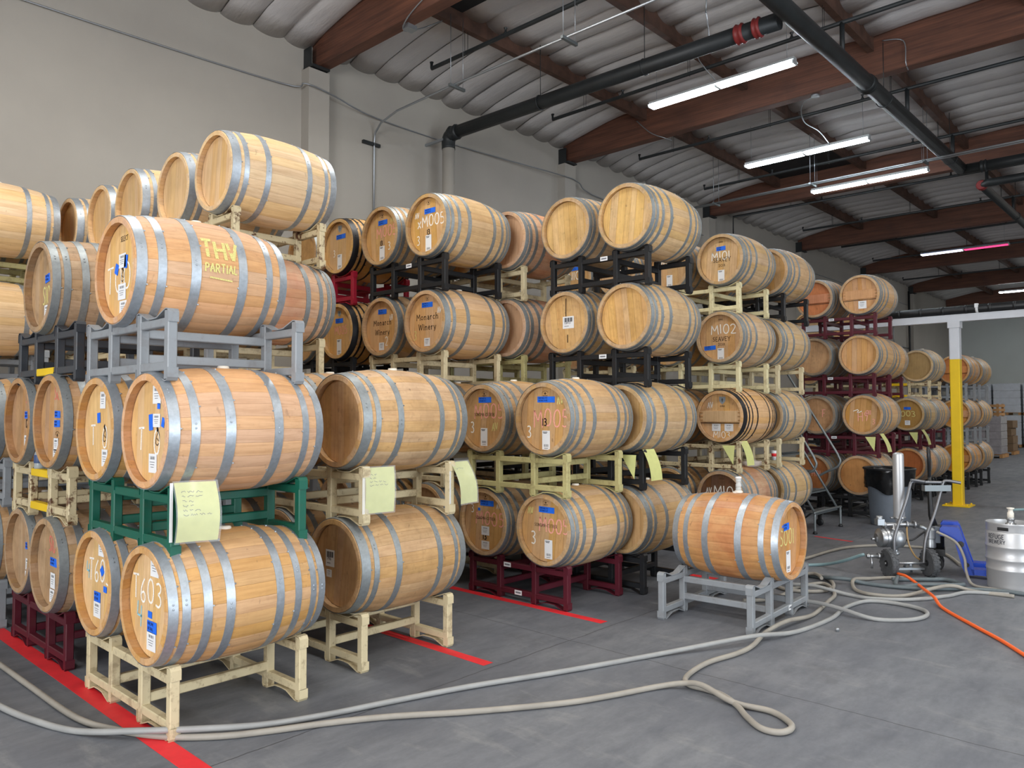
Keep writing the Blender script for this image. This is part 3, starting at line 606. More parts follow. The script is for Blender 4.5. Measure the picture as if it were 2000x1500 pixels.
SP = {  # (row, stack, tier, side): colour, wear, hoops, description, marks, extras
 'A1.0.1R': (HON, .25, '8', 'honey oak barrel chalked T603 and blue 4', [('p', .045, .195, .1, .1, 'b'), ('c', 'T603', -.225, .0, .125, 'w', 1.0), ('c', '4', -.17, -.135, .13, 'b'), ('t', -.005, -.055, .05, .035), ('t', .02, -.115, .115, .06), ('p', .015, -.19, .11, .095, 'b'), ('k', [(.12, -.2), (.14, -.225), (.18, -.215)], .008, 'w')]),
 'A1.0.1L': (HON, .3, '8', 'honey oak barrel chalked T60 with star of tape', [('p', .03, .2, .085, .095, 'b'), ('c', 'T603', -.16, .0, .13, 'w', .9), ('c', '4', -.2, .0, .1, 'b'), ('t', .05, .07, .05, .05, .7), ('t', .1, -.03, .05, .035), ('t', -.02, -.09, .1, .06), ('p', -.02, -.165, .11, .09, 'b')]),
 'A1.0.2R': (PINK, .18, '6', 'pinkish oak barrel with burnt emblem between blue tapes', [('p', .06, .19, .1, .095, 'b'), ('t', .085, .13, .035, .03), ('t', -.01, .045, .05, .085, .1), ('t', .14, .045, .035, .05, -.3), ('p', .06, .055, .09, .07, 'b'), ('br', .07, -.01, .045), ('c', 'T', -.17, -.1, .12, 'w'), ('c', '0', .03, -.12, .13, 'w', .9), ('c', '3', .19, -.09, .11, 'w'), ('p', .02, -.17, .1, .1, 'b')]),
 'A1.0.2L': (HON, .2, '6', 'honey oak barrel with burnt emblem and one tape', [('p', .02, .17, .085, .1, 'b'), ('t', -.04, .065, .05, .06, .1), ('br', .05, -.01, .045), ('c', 'T', -.16, -.1, .12, 'w'), ('c', '0', .02, -.12, .13, 'w', .9), ('p', .06, -.17, .09, .1, 'b')]),
 'A1.0.3S': (PINK, .22, '6', 'pinkish oak barrel chalked THV partial on its side', [('t', -.08, .02, .05, .06, -.4), ('t', .05, .05, .045, .075, -.15), ('t', .19, .06, .04, .045, .1), ('c', 'T003', -.22, -.11, .15, 'w', 1.0), ('p', .0, .06, .1, .08, 'b'), ('br', .0, .0, .04), ('s', 'SELECT', .02, .17, .028, .9), ('p', .0, -.115, .11, .09, 'b'), ('p', .02, -.205, .1, .075, 'b'), ('cs', 'THV', .352, .085, .115, 'y', .02, .82), ('cs', 'PARTIAL', .358, .0, .05, 'y', .009, .82), ('cl', [(.385, -.03), (.45, -.035), (.52, -.04)], .009, 'y')]),
 'A1.1.1R': (GREY, .55, '6', 'weathered oak barrel with red S10 chalk', [('c', 'S10', -.03, .08, .1, 'r', .7), ('t', .06, .02, .13, .055), ('p', .05, -.1, .09, .1, 'b'), ('p', .04, -.2, .09, .085, 'b')]),
 'A1.1.1L': (GREY, .5, '6', 'weathered oak barrel with small blue tape', [('t', .1, .04, .09, .05), ('p', .11, -.09, .08, .08, 'b'), ('p', .1, -.18, .08, .08, 'b')]),
 'A1.1.2R': ((196, 152, 104), .5, '6', 'tan oak barrel with two blue tapes', [('c', 'S10', .0, .14, .09, 'r', .6), ('t', .06, .045, .11, .045), ('t', .055, -.015, .11, .045), ('e', .06, -.09, .04), ('p', .04, -.15, .085, .08, 'b'), ('p', .03, -.22, .08, .075, 'b')]),
 'A1.1.2L': ((190, 146, 100), .6, '6', 'tan oak barrel with one tape above 12', [('c', 'S', .06, .12, .1, 'r', .7), ('t', .09, .04, .1, .05), ('n', '12', .07, -.05, .06), ('p', .08, -.15, .08, .09, 'b'), ('p', .07, -.22, .08, .06, 'b')]),
 'A1.1.3S': (GREY, .75, '8', 'weathered barrel with yellow S10 chalk', [('t', .08, .06, .12, .055, .12), ('c', 'S10', -.02, -.12, .12, 'y', .7), ('p', .06, -.16, .09, .08, 'b'), ('p', .05, -.23, .08, .06, 'b')]),
 'A2.0.1R': ((196, 158, 112), .55, '6b', 'stained oak barrel with torn number label', [('p', -.1, .03, .1, .11, 'n', '7916'), ('p', -.11, -.07, .06, .05, 'b')]),
 'A2.0.2R': ((206, 168, 122), .6, '6b', 'stained oak barrel with dark bare head', []),
 'B1.0.1R': ((206, 164, 108), .3, '8b', 'oak barrel chalked M005 over printed name', [('e', .0, .225, .03), tp(.165, .01), ('c', 'AV', -.2, .12, .06, 'y', .7), ('c', 'M005', -.07, -.02, .12, 'p', .95), ('s', 'SONOMA-CUTRER', .0, .02, .026, .95), ('c', '3', -.16, -.14, .11, 'w', .8), LT(.03, -.165)]),
 'B1.0.1L': ((204, 162, 108), .35, '8b', 'oak barrel chalked M005 with two blue tapes', [('e', .0, .225, .03), tp(.165, .02), ('c', 'AV', .14, .125, .05, 'w', .7), ('t', -.08, .105, .03, .025), ('c', '3', -.18, .07, .075, 'w', .8), ('c', 'M005', -.12, -.03, .12, 'p', .95), ('s', 'SONOMA-CUTRER', .0, .015, .026, .95), ('p', .0, -.085, .1, .08, 'b'), ('n', '13', -.03, -.165, .055), ('p', .0, -.215, .1, .075, 'b')]),
 'B1.0.2R': ((202, 160, 106), .4, '8b', 'oak barrel chalked M005 with 13 stencil', [('e', .0, .21, .035), tp(.16, .01, .19), ('c', 'AV', .13, .115, .07, 'y', .7), ('c', 'M005', -.12, -.07, .145, 'p', 1.0), ('n', '13', -.03, -.06, .06), ('c', '3', -.2, -.16, .1, 'w', .8), LT(.01, -.18)]),
 'B1.0.2L': ((202, 160, 106), .4, '8b', 'oak barrel chalked M005 with lower AV chalk', [('e', .0, .22, .03), tp(.165, .01, .16), ('c', 'M005', -.12, .0, .13, 'p', .9), ('s', 'SONOMA-CUTRER', .0, .02, .026, .95), ('c', 'AV', .1, -.11, .07, 'y', .7), ('c', '3', -.17, -.13, .1, 'w', .8), LT(.0, -.17)]),
 'B1.1.4R': ((212, 168, 104), .35, '8b', 'oak barrel chalked xM005 in white', [('e', .0, .225, .028), tp(.14, .02, .16), ('c', 'AV', -.2, .09, .06, 'w', .7), ('c', 'xM005', -.16, -.01, .11, 'w', .95), ('n', '13', -.02, -.09, .05), ('c', '3', -.17, -.18, .09, 'w', .85), LT(.0, -.18, .17)]),
 'B1.1.4L': ((210, 166, 104), .35, '8b', 'oak barrel chalked M005 in orange', [('e', .0, .22, .028), tp(.145, .01, .15), ('c', 'AV', .14, .13, .05, 'y', .7), ('c', 'M005', -.09, -.01, .11, 'p', .95), ('n', '13', -.03, -.09, .045), ('c', '3', .1, -.15, .08, 'w', .85), LT(.0, -.18, .16)]),
 'B1.1.3R': ((220, 174, 120), .15, '6b', 'wide smooth oak barrel printed with a winery name', [('e', .0, .225, .024), tp(.165, .0, .16), ('c', 'AV', .15, .07, .06, 'w', .6), ('s', 'Monarch', .0, .02, .058, 1.15), ('s', 'Winery', .0, -.08, .058, 1.15), ('c', '3', -.2, -.17, .09, 'y', .8), ('p', .0, -.2, .085, .08, 'b')]),
 'B1.1.3L': ((216, 170, 116), .18, '6b', 'oak barrel printed with a winery name, chalked two', [tp(.16, .0, .14), ('c', 'AV', .12, .06, .06, 'w', .6), ('s', 'Monarch', .0, .02, .056, 1.1), ('s', 'Winery', .0, -.08, .056, 1.1), ('c', '2', .05, -.2, .09, 'w', .8), ('p', -.01, -.2, .085, .08, 'b')]),
 'B1.2.4R': ((214, 172, 110), .25, '8b', 'black hooped barrel with grey shield, blue tape', [('sh', .0, .2, .07), tp(.11, .02, .17), ('c', '3', -.12, -.1, .075, 'w', .8), LT(.0, -.17, .17)], 'B'),
 'B1.2.3R': ((216, 172, 112), .25, '8b', 'black hooped barrel with faint red chalk', [('sh', .0, .2, .06), tp(.12, .0, .14), ('c', 'M005', -.08, -.03, .09, 'p', .8), LT(.0, -.17, .17)], 'B'),
 'B2.0.4R': ((226, 184, 122), .5, '8b', 'weathered barrel with clean blank head', [], 'H', (228, 190, 128)),
 'B2.0.4L': ((212, 172, 118), .55, '8b', 'weathered barrel with honey blank head', [], 'H', (222, 182, 112)),
 'B2.0.3R': ((210, 172, 120), .5, '8b', 'weathered barrel with smooth tan head', [], 'H', (218, 176, 116)),
 'B2.0.3L': ((206, 166, 112), .55, '8b', 'weathered barrel with barcode label and seep streaks', [('p', .03, .0, .14, .12, 'n', '138457'), ('k', [(.0, .24), (.0, .05)], .012, 'e'), ('k', [(.02, -.12), (.02, -.2)], .012, 'e')], 'H', (214, 172, 112)),
 'B2.0.2R': ((200, 164, 112), .5, '6b', 'tan barrel with blank head behind paper notes', []),
 'B2.0.1R': ((198, 160, 108), .5, '6b', 'tan barrel with dusky blank head', []),
 'C1.0.4R': ((206, 168, 116), .4, '8b', 'barrel chalked M101 over printed vineyard name', [('s', 'ANNA', .0, .205, .018), ('t', .0, .135, .12, .05, .03), ('c', 'M101', -.12, .0, .1, 'w', 1.05), ('s', 'SEAVEY', .01, -.025, .05, 1.05), ('s', '2018', .01, -.085, .03, 1.2), LT(.0, -.2, .15)], None, (218, 178, 120), 'R'),
 'C1.0.3R': ((208, 172, 124), .4, '8b', 'barrel chalked M102 over printed vineyard name', [('s', 'ANNA', .0, .205, .018), ('c', 'M102', -.12, .04, .11, 'w', 1.1), ('s', 'SEAVEY', .01, -.045, .05, 1.05), ('s', '2018', .01, -.1, .03, 1.2), ('t', -.14, -.12, .15, .05, .05), LT(.0, -.205, .15)], None, (210, 164, 108)),
 'C1.0.2R': ((214, 170, 120), .35, '8b', 'black hooped barrel with cross brace, chalked M103', [('sh', .02, .19, .08), ('c', 'AV', -.17, .1, .07, 'w', .7), ('cb', .0, .13, (*lin((214, 172, 118)), .2)), ('s', 'ANNA', .02, .11, .02), ('t', .16, .0, .14, .055, .03), ('p', -.06, -.13, .11, .085, 'b'), ('p', .1, -.13, .11, .085, 'b'), ('c', 'M103', -.1, -.25, .075, 'w', 1.1)], 'B', (216, 172, 116)),
 'C1.0.1R': ((200, 160, 118), 1.5, '8b', 'dark headed barrel chalked M10 behind lone barrel', [('c', 'AV', -.2, .03, .07, 'w', .7), ('c', 'M103', -.1, .0, .13, 'w', 1.1), ('s', 'ANNA', .0, .2, .02)], None, (120, 84, 56)),
 'C1.0.4L': ((208, 168, 116), .4, '8b', 'barrel chalked M103 glimpsed through black rack', [('t', .0, .14, .14, .05), ('c', 'M103', -.12, .0, .1, 'w', 1.05), LT(.0, -.18)]),
 'C1.1.4R': ((208, 168, 116), .4, '8b', 'barrel with white label glimpsed through black rack', [('t', .0, .15, .14, .05), ('c', 'M103', -.12, .02, .1, 'w', 1.05), LT(.0, -.18)]),
 'C1.1.4L': ((208, 168, 116), .4, '8b', 'barrel chalked N103 under blue tape', [('t', .0, .15, .14, .05), ('c', 'N103', -.12, .0, .11, 'w', 1.05)]),
 'C2.0.4R': ((202, 162, 112), .5, '8b', 'tan barrel topped by amber bung', [], None, None, 'Y'),
 'C2.0.3R': ((210, 176, 124), .3, '6b', 'pale barrel with shiny hoops', []),
 'C2.0.2R': ((212, 178, 126), .3, '6b', 'pale barrel with honey staves', []),
 'C2.0.1R': ((214, 178, 124), .3, '6b', 'pale barrel beside the rolling ladder', []),
 'D1.0.4R': ((206, 160, 106), .3, '8b', 'barrel with pegged cross brace and paper label', [('cb', .0, .14, (*lin((206, 150, 92)), .2)), ('k', [(-.15, .05), (-.05, .0), (.0, .05), (.1, .0), (.16, .04)], .02, 'w'), ('p', .03, -.16, .12, .12, 'b')], None, (204, 152, 96)),
 'D1.0.4L': ((196, 156, 112), .5, '8b', 'barrel with reddish pegged head', [('cb', .0, .14, (*lin((204, 132, 92)), .2))], None, (206, 134, 96)),
 'D1.0.3R': ((204, 156, 100), .3, '6b', 'barrel with smooth orange blank head', [], None, (212, 162, 102)),
 'D1.0.3L': ((150, 128, 104), .8, '6b', 'grey sided barrel with tan head', [], None, (206, 156, 98)),
 'D1.0.2R': ((204, 156, 104), .3, '8b', 'barrel with pink chalk H9011', [('c', 'H9', -.08, -.09, .14, 'p', .8), ('c', '011', .04, .0, .07, 'p', .8), ('c', '3', .13, -.14, .08, 'p', .9), ('k', [(-.15, .06), (-.06, .09), (-.1, .02), (-.02, .06)], .012, 'w')], None, (198, 150, 90)),
 'D1.0.2L': ((150, 130, 108), .8, '8b', 'grey sided barrel with faint chalk F', [('c', 'F', .08, -.04, .12, 'p', .8)], None, (204, 150, 90)),
 'D1.0.1R': ((200, 156, 108), .4, '8b', 'barrel with plain orange head by grey bin', [], None, (204, 146, 80)),
 'D1.0.1L': ((160, 132, 104), .8, '8b', 'barrel with brown head and pink chalk', [('c', 'H01', -.02, -.05, .09, 'p', .9)], None, (182, 116, 64)),
 'E1.0.2R': ((196, 166, 120), .4, '8b', 'olive headed barrel chalked 003', [('t', .0, .11, .12, .05), ('c', '5003', -.2, -.04, .1, 'y', 1.2), LB(.0, -.16)], None, (176, 132, 64)),
 'E1.0.1R': ((200, 150, 98), .4, '8b', 'barrel with rusty red head', [], None, (176, 104, 56)),
 'E2.0.3R': ((208, 178, 134), .4, '8b', 'pale barrel with two tone dusty head', [], None, (176, 142, 84)),
 'F1.0.3R': ((196, 148, 96), .3, '6b', 'orange barrel with pegged cross brace', [('t', -.03, .13, .1, .05), ('cb', .0, .14, (*lin((196, 128, 70)), .2)), LB(-.02, -.15)], None, (190, 120, 62)),
 'F1.0.2R': ((200, 158, 108), .3, '6b', 'tan barrel with orange pegged head', [('t', -.05, .13, .1, .05), ('cb', .0, .14, (*lin((204, 144, 84)), .2)), LB(-.02, -.15)], None, (204, 146, 86)),
 'F1.0.1R': ((202, 152, 100), .3, '6b', 'tan barrel with brace and two labels', [('t', -.05, .05, .1, .05), ('cb', .0, .14, (*lin((196, 134, 74)), .2)), LB(-.02, -.12)], None, (196, 132, 72)),
 'F2.0.3R': ((196, 158, 108), .5, '8b', 'barrel with pale bung by the white pallets', []),
}
XY = {'A1.0.1R': (1.643, 4.108, .66), 'A1.0.1L': (1.66, 4.88), 'A1.0.2R': (1.655, 4.157, 1.555), 'A1.0.2L': (1.66, 4.885, 1.555), 'A1.0.3S': (1.632, 4.529, 2.445),
 'A1.1.1R': (1.641, 5.68), 'A1.1.1L': (1.68, 6.42), 'A1.1.2R': (1.623, 5.60), 'A1.1.2L': (1.633, 6.31), 'A1.1.3S': (1.6, 5.78, 2.485), 'A1.2.1R': (1.64, 7.13), 'A1.2.2R': (1.63, 7.03),
 'A1.3.1R': (1.55, 8.56), 'A1.3.': (1.55, 8.46), 'A2.0.1R': (2.91, 4.268), 'A2.0.2R': (2.883, 4.223), 'A2.1.1R': (2.72, 5.70), 'A2.1.2R': (2.70, 5.65), 'A2.2.1R': (2.62, 7.12), 'A2.2.2R': (2.62, 7.07), 'A2.3.1R': (2.57, 8.54), 'A2.3.2R': (2.57, 8.5), 'A2.1.': (2.69, 5.555), 'A2.2.': (2.617, 6.975), 'A2.3.': (2.57, 8.395),
 'B1.0.1R': (4.965, 4.24), 'B1.0.1L': (4.967, 4.96), 'B1.0.2R': (4.886, 4.176), 'B1.0.2L': (4.9, 4.91), 'B1.1.4R': (4.878, 5.652), 'B1.1.4L': (4.87, 6.37), 'B1.1.': (4.897, 5.69), 'B1.2.': (4.86, 7.11),
 'B2.0.4R': (5.912, 4.043), 'B2.0.3R': (5.895, 4.05), 'B2.0.': (5.885, 4.1), 'B2.1.': (5.9, 5.56), 'C1.0.4R': (8.398, 4.383), 'C1.0.3R': (8.342, 4.37), 'C1.0.': (8.25, 4.33), 'C1.1.': (8.3, 5.81),
 'C2.0.4R': (9.6, 4.36), 'C2.0.': (9.4, 4.36), 'D1.0.4R': (12.437, 4.125), 'D1.0.3R': (12.448, 4.159), 'D1.0.2R': (12.4, 4.098), 'D1.0.1R': (12.45, 4.2), 'D2.0.3R': (13.5, 4.28), 'D2.0.': (13.5, 4.54), 'E1.0.': (15.6, 4.36), 'E2.0.3R': (16.3, 4.37), 'E2.0.': (16.54, 4.37), 'E2.1.': (16.4, 5.8),
 'F1.0.': (18.4, 4.2), 'F2.0.': (19.6, 4.2)}
LEV = {'A1.0': 'PPS', 'A1.1': 'PPS', 'A1.2': 'PP', 'A1.3': 'PPPP', 'A2.0': 'PP', 'A2.1': 'PPPP', 'A2.2': 'PPPP', 'A2.3': 'PPPP', 'B1.0': 'PP', 'B1.1': 'PPPP', 'B1.2': 'PPPP', 'B2.0': 'PPPP', 'B2.1': 'PPPP',
 'C1.0': 'PPPP', 'C1.1': 'PPPP', 'C2.0': 'PPPP', 'D1.0': 'PPPP', 'D2.0': 'PPP', 'E1.0': 'PP', 'E2.0': 'PPP', 'E2.1': 'PPPP', 'F1.0': 'PPP', 'F2.0': 'PPP'}
RK = {'A1.0': ['beige', 'green', 'grey'], 'A1.1': ['maroon', 'rusty', 'charcoal'], 'A1.2': ['grey', 'grey'], 'A1.3': ['grey', 'grey', 'grey', 'olive'], 'A2.0': ['beige', 'beige'], 'A2.1': ['beige', 'grey', 'beige', 'rusty'], 'A2.2': ['beige', 'grey', 'beige', 'beige'], 'A2.3': ['beige'] * 4,
 'B1.0': ['maroon', 'olive'], 'B1.1': ['beige', 'beige', 'beige', 'black'], 'B1.2': ['black', 'beige', 'black', 'red'], 'B2.0': ['black'] * 4, 'B2.1': ['black', 'black', 'olive', 'beige'], 'C1.0': ['black', 'rusty', 'pale', 'pale'], 'C1.1': ['black', 'pale', 'beige', 'beige'],
 'C2.0': ['black', 'beige', 'beige', 'black'], 'D1.0': ['black', 'maroon', 'maroon', 'maroon'], 'D2.0': ['black', 'maroon', 'maroon'], 'E1.0': ['black', 'maroon'], 'E2.0': ['black', 'maroon', 'rusty'], 'E2.1': ['black', 'black', 'beige', 'maroon'], 'F1.0': ['black', 'grey', 'grey'], 'F2.0': ['black', 'grey', 'grey']}
STICK = {'B1.0.1': [(.1, .3), (-.03, .073)], 'D1.0.4': [(.1, .3)], 'D1.0.3': [(.1, .3)], 'D1.0.2': [(.1, .3)], 'B2.0.4': [(-.08, .3)], 'B2.0.3': [(-.08, .3)], 'B1.1.4': [(-.05, .3)], 'B2.0.2': [(.1, .073)]}
YT = {'A1.1.2': [.3, .073], 'A1.1.3': [.073], 'E2.0.3': [.3, .073], 'B1.2.3': [.073]}
HIDE = set()
RZ = {'A1.0.2': .905, 'A1.0.3': 1.818, 'A1.1.3': 1.85}
FEW = {'A1.2', 'A1.3', 'A2.2', 'A2.3', 'B1.2', 'B2.1', 'C1.1', 'D1.0', 'D2.0', 'E1.0', 'E2.0', 'E2.1', 'F1.0', 'F2.0'}
DET = {'A2.2.4R', 'A2.3.4R', 'A1.3.4R', 'A1.3.3R', 'B1.2.4R', 'B1.2.3R', 'A2.2.4L', 'A1.2.2R', 'D1.0.4R', 'D1.0.3R', 'D1.0.2R'}
def where(k, n, default=None):
    return XY.get(f'{k}.{n}') or XY.get(k + '.') or default
FILL = [TAN, (206, 164, 112), (198, 158, 110), (212, 172, 122), (190, 152, 110)]
for k, lev in LEV.items():
    row, si = k.split('.'); si = int(si)
    for n, kind in enumerate(lev, 1):
        sides = ['S'] if kind == 'S' else ['R', 'L']; pos = {}
        if kind == 'S': pos['S'] = where(k, f'{n}S')
        else:
            pos['R'] = where(k, f'{n}R'); pl = XY.get(f'{k}.{n}L'); r = pos['R']; pos['L'] = pl or (r[0] + .005, r[1] + .712)
        yc = sum(p[1] for p in pos.values()) / len(pos); xc = sum(p[0] for p in pos.values()) / len(pos)
        wh = f'{TIER[n]} tier'
        rk = RK[k][n - 1]; kindw = {'rusty': 'rusty beige', 'pale': 'pale beige', 'olive': 'olive beige', 'grey': 'silver grey', 'charcoal': 'charcoal', 'beige': 'beige', 'green': 'dark green', 'maroon': 'maroon', 'red': 'bright red', 'black': 'black'}[rk]
        if f'{k}.{n}' not in HIDE:
            rack(xc + .057, yc, RZ.get(f'{k}.{n}', LVS * (n - 1)), f'{kindw} steel rack under the {wh}, {STK[si]} of {ROWN[row]} row', rk, RNG.uniform(-.006, .006), STICK.get(f'{k}.{n}', ()), YT.get(f'{k}.{n}', ()))
        for s in sides:
            key = f'{k}.{n}{s}'
            if key in HIDE: continue
            p = pos[s]; z = p[2] if len(p) > 2 else lz(n)
            sp = SP.get(key); sd = {'R': 'right one', 'L': 'left one', 'S': 'alone'}[s]
            det = (k not in FEW) or key in DET
            if row == 'A2' and si > 0 and n < 3: det = False
            if k == 'B1.1' and n < 3: det = False
            if s == 'L' and row in ('B2', 'C1', 'C2') and n < 3: det = False
            if sp:
                col, wear, ht, ds, mk = sp[:5]; ex = list(sp[5:]) + [None] * 3; ht = '8k' if ex[0] == 'B' else ht; hd = ex[1] or ((224, 184, 124) if k == 'A1.0' else col)
                if row[0] in 'BCD' and ex[0] != 'B': col = tuple(a * .62 + g * .38 for a, g in zip(col, (184, 160, 132)))
                barrel(p[0], p[1], z, f'{ds}, {wh} {sd}, {STK[si]} of {ROWN[row]} row' if len(ds.split()) < 8 else f'{ds}, {wh}, {STK[si]}, {ROWN[row]} row', col, wear, ht, M_HOOPB if ex[0] == 'B' else (M_HOOPW if wear > .48 or row not in ('A1', 'A2') else M_HOOP), det, mk, hd, {None: None, 'R': M_BUNGR, 'Y': M_BUNGY}[ex[2]])
            else:
                new = row == 'A2' and n == 4 or k == 'A1.3'
                col = ((226, 192, 146) if new else RNG.choice(FILL)); wear = .15 if new else RNG.uniform(.3, .6); pk = 'pinkish ' if key in ('A2.1.3R', 'B2.1.4R', 'B2.1.3R') else ''
                if pk: col, wear = (208, 170, 136), 1.2
                ds = 'pale new oak barrel' if new else f'{pk}oak barrel with steel hoops'
                barrel(p[0], p[1], z, f'{ds}, {wh} {sd}, {STK[si]} of {ROWN[row]} row', col, wear, '6b' if new else RNG.choice(['6', '8', '8b']), M_HOOP if new else M_HOOPW, det, (), (222, 184, 130) if new else None)
# the lone barrel on its own rack in the aisle
rack(5.965, 2.60, 0, 'silver grey rack standing alone on the open floor under one barrel', 'grey', radians(92.7), [(-.17, .073)])
barrel(5.975, 2.51, .635, 'orange oak barrel with airlock lying alone in the aisle, chalked S001', (206, 158, 108), 1.45, '6', M_HOOP, True,
       [('t', -.03, .11, .11, .055, .05), ('t', -.12, .12, .05, .02), ('c', 'S001', -.16, -.035, .12, 'y', .95), ('p', .0, -.165, .09, .17, 't')], (202, 148, 88), rz=radians(92.0))
# ------------------------------------------------------------------ fermentation lock on the lone barrel
def lock(x, y, z, label):
    t = thing('fermentation_lock', label, 'airlock', (x, y, z))
    m = MB(); m.lathe([(.034, 0), (.034, .012), (.026, .02), (.016, .022)], 16); part('stopper', m, M_BUNG, t)
    m = MB(); m.lathe([(.016, .02), (.024, .024), (.024, .036), (.02, .04), (.02, .05), (.024, .054), (.024, .07), (.02, .074), (.02, .09), (.023, .094), (.023, .118)], 16); part('chamber', m, film('lock_plastic', (215, 220, 220), .6), t)
    m = MB(); m.lathe([(.025, .116), (.025, .128), (.02, .133), (0, .134)], 16); part('cap', m, M_PAPER, t)
lock(5.96, 2.96, .635 + RB, 'small clear fermentation lock standing on the lone aisle barrel')

# ------------------------------------------------------------------ paper notes hung on racks
def note(x, y, z, rz, label, lines=6, bend=.03, wd=.2, h=.29, sleeve=True, tilt=0, flap=False):
    t = thing('paper_note', label, 'note', (x, y, z), rz, 'yellow paper notes hung on racks')
    def mp(u, v, o=0):
        b = bend * sin(pi * min(1, max(0, -v / h))) + bend * .8 * (u / wd) ** 2 + tilt * (-v); return Vector((u, -b - o, v))
    m = MB(); nu, nv = 5, 8; vs = [mp(wd * i / nu, -h * j / nv) for j in range(nv + 1) for i in range(nu + 1)]
    m.add(vs, [(j * (nu + 1) + i, (j + 1) * (nu + 1) + i, (j + 1) * (nu + 1) + i + 1, j * (nu + 1) + i + 1) for j in range(nv) for i in range(nu)], 0, True); part('sheet', m, M_LEGAL, t)
    m = MB(); r = random.Random(int(x * 100))
    for k in range(lines):
        v = -h * (.16 + .075 * k); u = wd * .14
        for wl in range(r.randint(2, 4)):
            n = r.randint(4, 7); P = [(u + i * .0052, v + r.uniform(-.0055, .0065)) for i in range(n)]; m.ribbon(P, .0022, lambda a, b: mp(a, b, .0012)); u = P[-1][0] + .010
            if u > wd * .8: break
    if flap: m = MB(); q = [(-.03, .05, -.05), (-.03, .20, -.05), (-.035, .17, -.10), (-.03, .07, -.27)]; m.add(q + [(a - .001, b, c) for a, b, c in q], [(3, 2, 1, 0), (4, 5, 6, 7)]); part('sheet', m, M_LEGAL, t)
    if lines: part('handwriting', m, M_INK, t)
    if sleeve:
        m = MB(); e = .008; vs = [mp(-e + (wd + 2 * e) * i / 4, e - (h + 2 * e) * j / 6, .003) for j in range(7) for i in range(5)]
        m.add(vs, [(j * 5 + i, (j + 1) * 5 + i, (j + 1) * 5 + i + 1, j * 5 + i + 1) for j in range(6) for i in range(4)], 0, True)
        part('plastic_sleeve', m, M_FILM, t); m = MB(); m.box((-.012, -.004, -h / 2), (.016, .002, h)); part('punched_edge', m, M_PAPER, t)
    return t
def rx(k, n): p = where(k, f'{n}R'); return p[0] + .057, p[1] + (.3725 if k != 'A1.0' else .374) - RW / 2
x, y = rx('A1.0', 2); note(x + .01, y - .012, LVS + .355, -.08, 'bent yellow note in plastic sleeve on the green rack', 6, .045, .2, .3, True, .12)
x, y = rx('A2.0', 2); note(x + .02, y - .012, LVS + .36, -.05, 'flat yellow note with four lines on a beige rack', 4, .012, .215, .29)
note(x + RD - .03, y - .012, LVS + .36, .3, 'curled yellow note on the far post of the same beige rack', 1, .03, .2, .29, True, .28)
x, y = rx('B2.0', 2); note(x + .0, y - .012, LVS + .37, .12, 'folded yellow note on black rack behind chalked barrels', 0, .02, .2, .28, False, .3, True)
x, y = rx('C1.0', 2); note(x + .01, y - .012, LVS + .37, .12, 'yellow note on rusty rack below the black hooped barrel', 0, .02, .2, .28, False, .3, True)
x, y = rx('D1.0', 2); note(x + .02, y - .012, LVS + .37, .1, 'yellow note on maroon rack above the grey bin', 0, .02, .2, .28, False, .42, True)
x, y = rx('E1.0', 2); note(x + .02, y - .012, LVS + .37, .1, 'yellow note on rack under the barrel chalked 003', 0, .02, .2, .28, False, .42, True)

# ------------------------------------------------------------------ bottle, cup and crumpled bag among the racks
t = thing('water_bottle', 'small water bottle with blue cap on the rusty rack', 'bottle', (1.712, 6.05, LVS + .324))
m = MB(); m.lathe([(0, 0), (.03, .0), (.033, .01), (.031, .03), (.033, .05), (.031, .07), (.033, .09), (.03, .11), (.014, .14), (.013, .15)], 14); part('body', m, film('bottle_plastic', (190, 205, 215), .5), t)
m = MB(); m.lathe([(.0335, .04), (.0345, .042), (.0345, .095), (.0335, .097)], 14); part('paper_label', m, plain('bottle_label', (60, 80, 120), .5), t)
m = MB(); m.lathe([(.016, .146), (.016, .168), (.0, .169)], 12); part('cap', m, M_TAPE, t)
t = thing('paper_cup', 'white and red paper cup standing on beige rack rail', 'cup', (9.482, 4.215, LVS + .097))
m = MB(); m.lathe([(0, 0), (.03, 0), (.042, .12), (.039, .12), (.028, .004)], 16); part('cup_body', m, M_PAPER, t)
m = MB(); m.lathe([(.0352, .045), (.0392, .085)], 16); part('red_band', m, M_RED, t)
def crumple(name, label, cat, loc, s, mat, seed, dims=(1, 1, .5)):
    r = random.Random(seed); m = MB(); N, K = 14, 8; vs = []
    for j in range(K + 1):
        for i in range(N):
            a = 2 * pi * i / N; b = pi * j / K - pi / 2; q = s * r.uniform(.7, 1.1); vs.append((q * cos(b) * cos(a) * dims[0], q * cos(b) * sin(a) * dims[1], max(-s * .3, q * sin(b) * dims[2])))
    m.add(vs, [(j * N + i, j * N + (i + 1) % N, (j + 1) * N + (i + 1) % N, (j + 1) * N + i) for j in range(K) for i in range(N)], 0, True)
    return tag(put(name, m.mesh(name, mat), None, loc), label, cat)
crumple('plastic_bag', 'crumpled clear plastic bag on a barrel under rusty rack', 'bag', (8.84, 4.22, lz(1) + RB + .02), .12, film('bag_plastic', (225, 215, 210), .5), 4, (1.6, .8, .5))

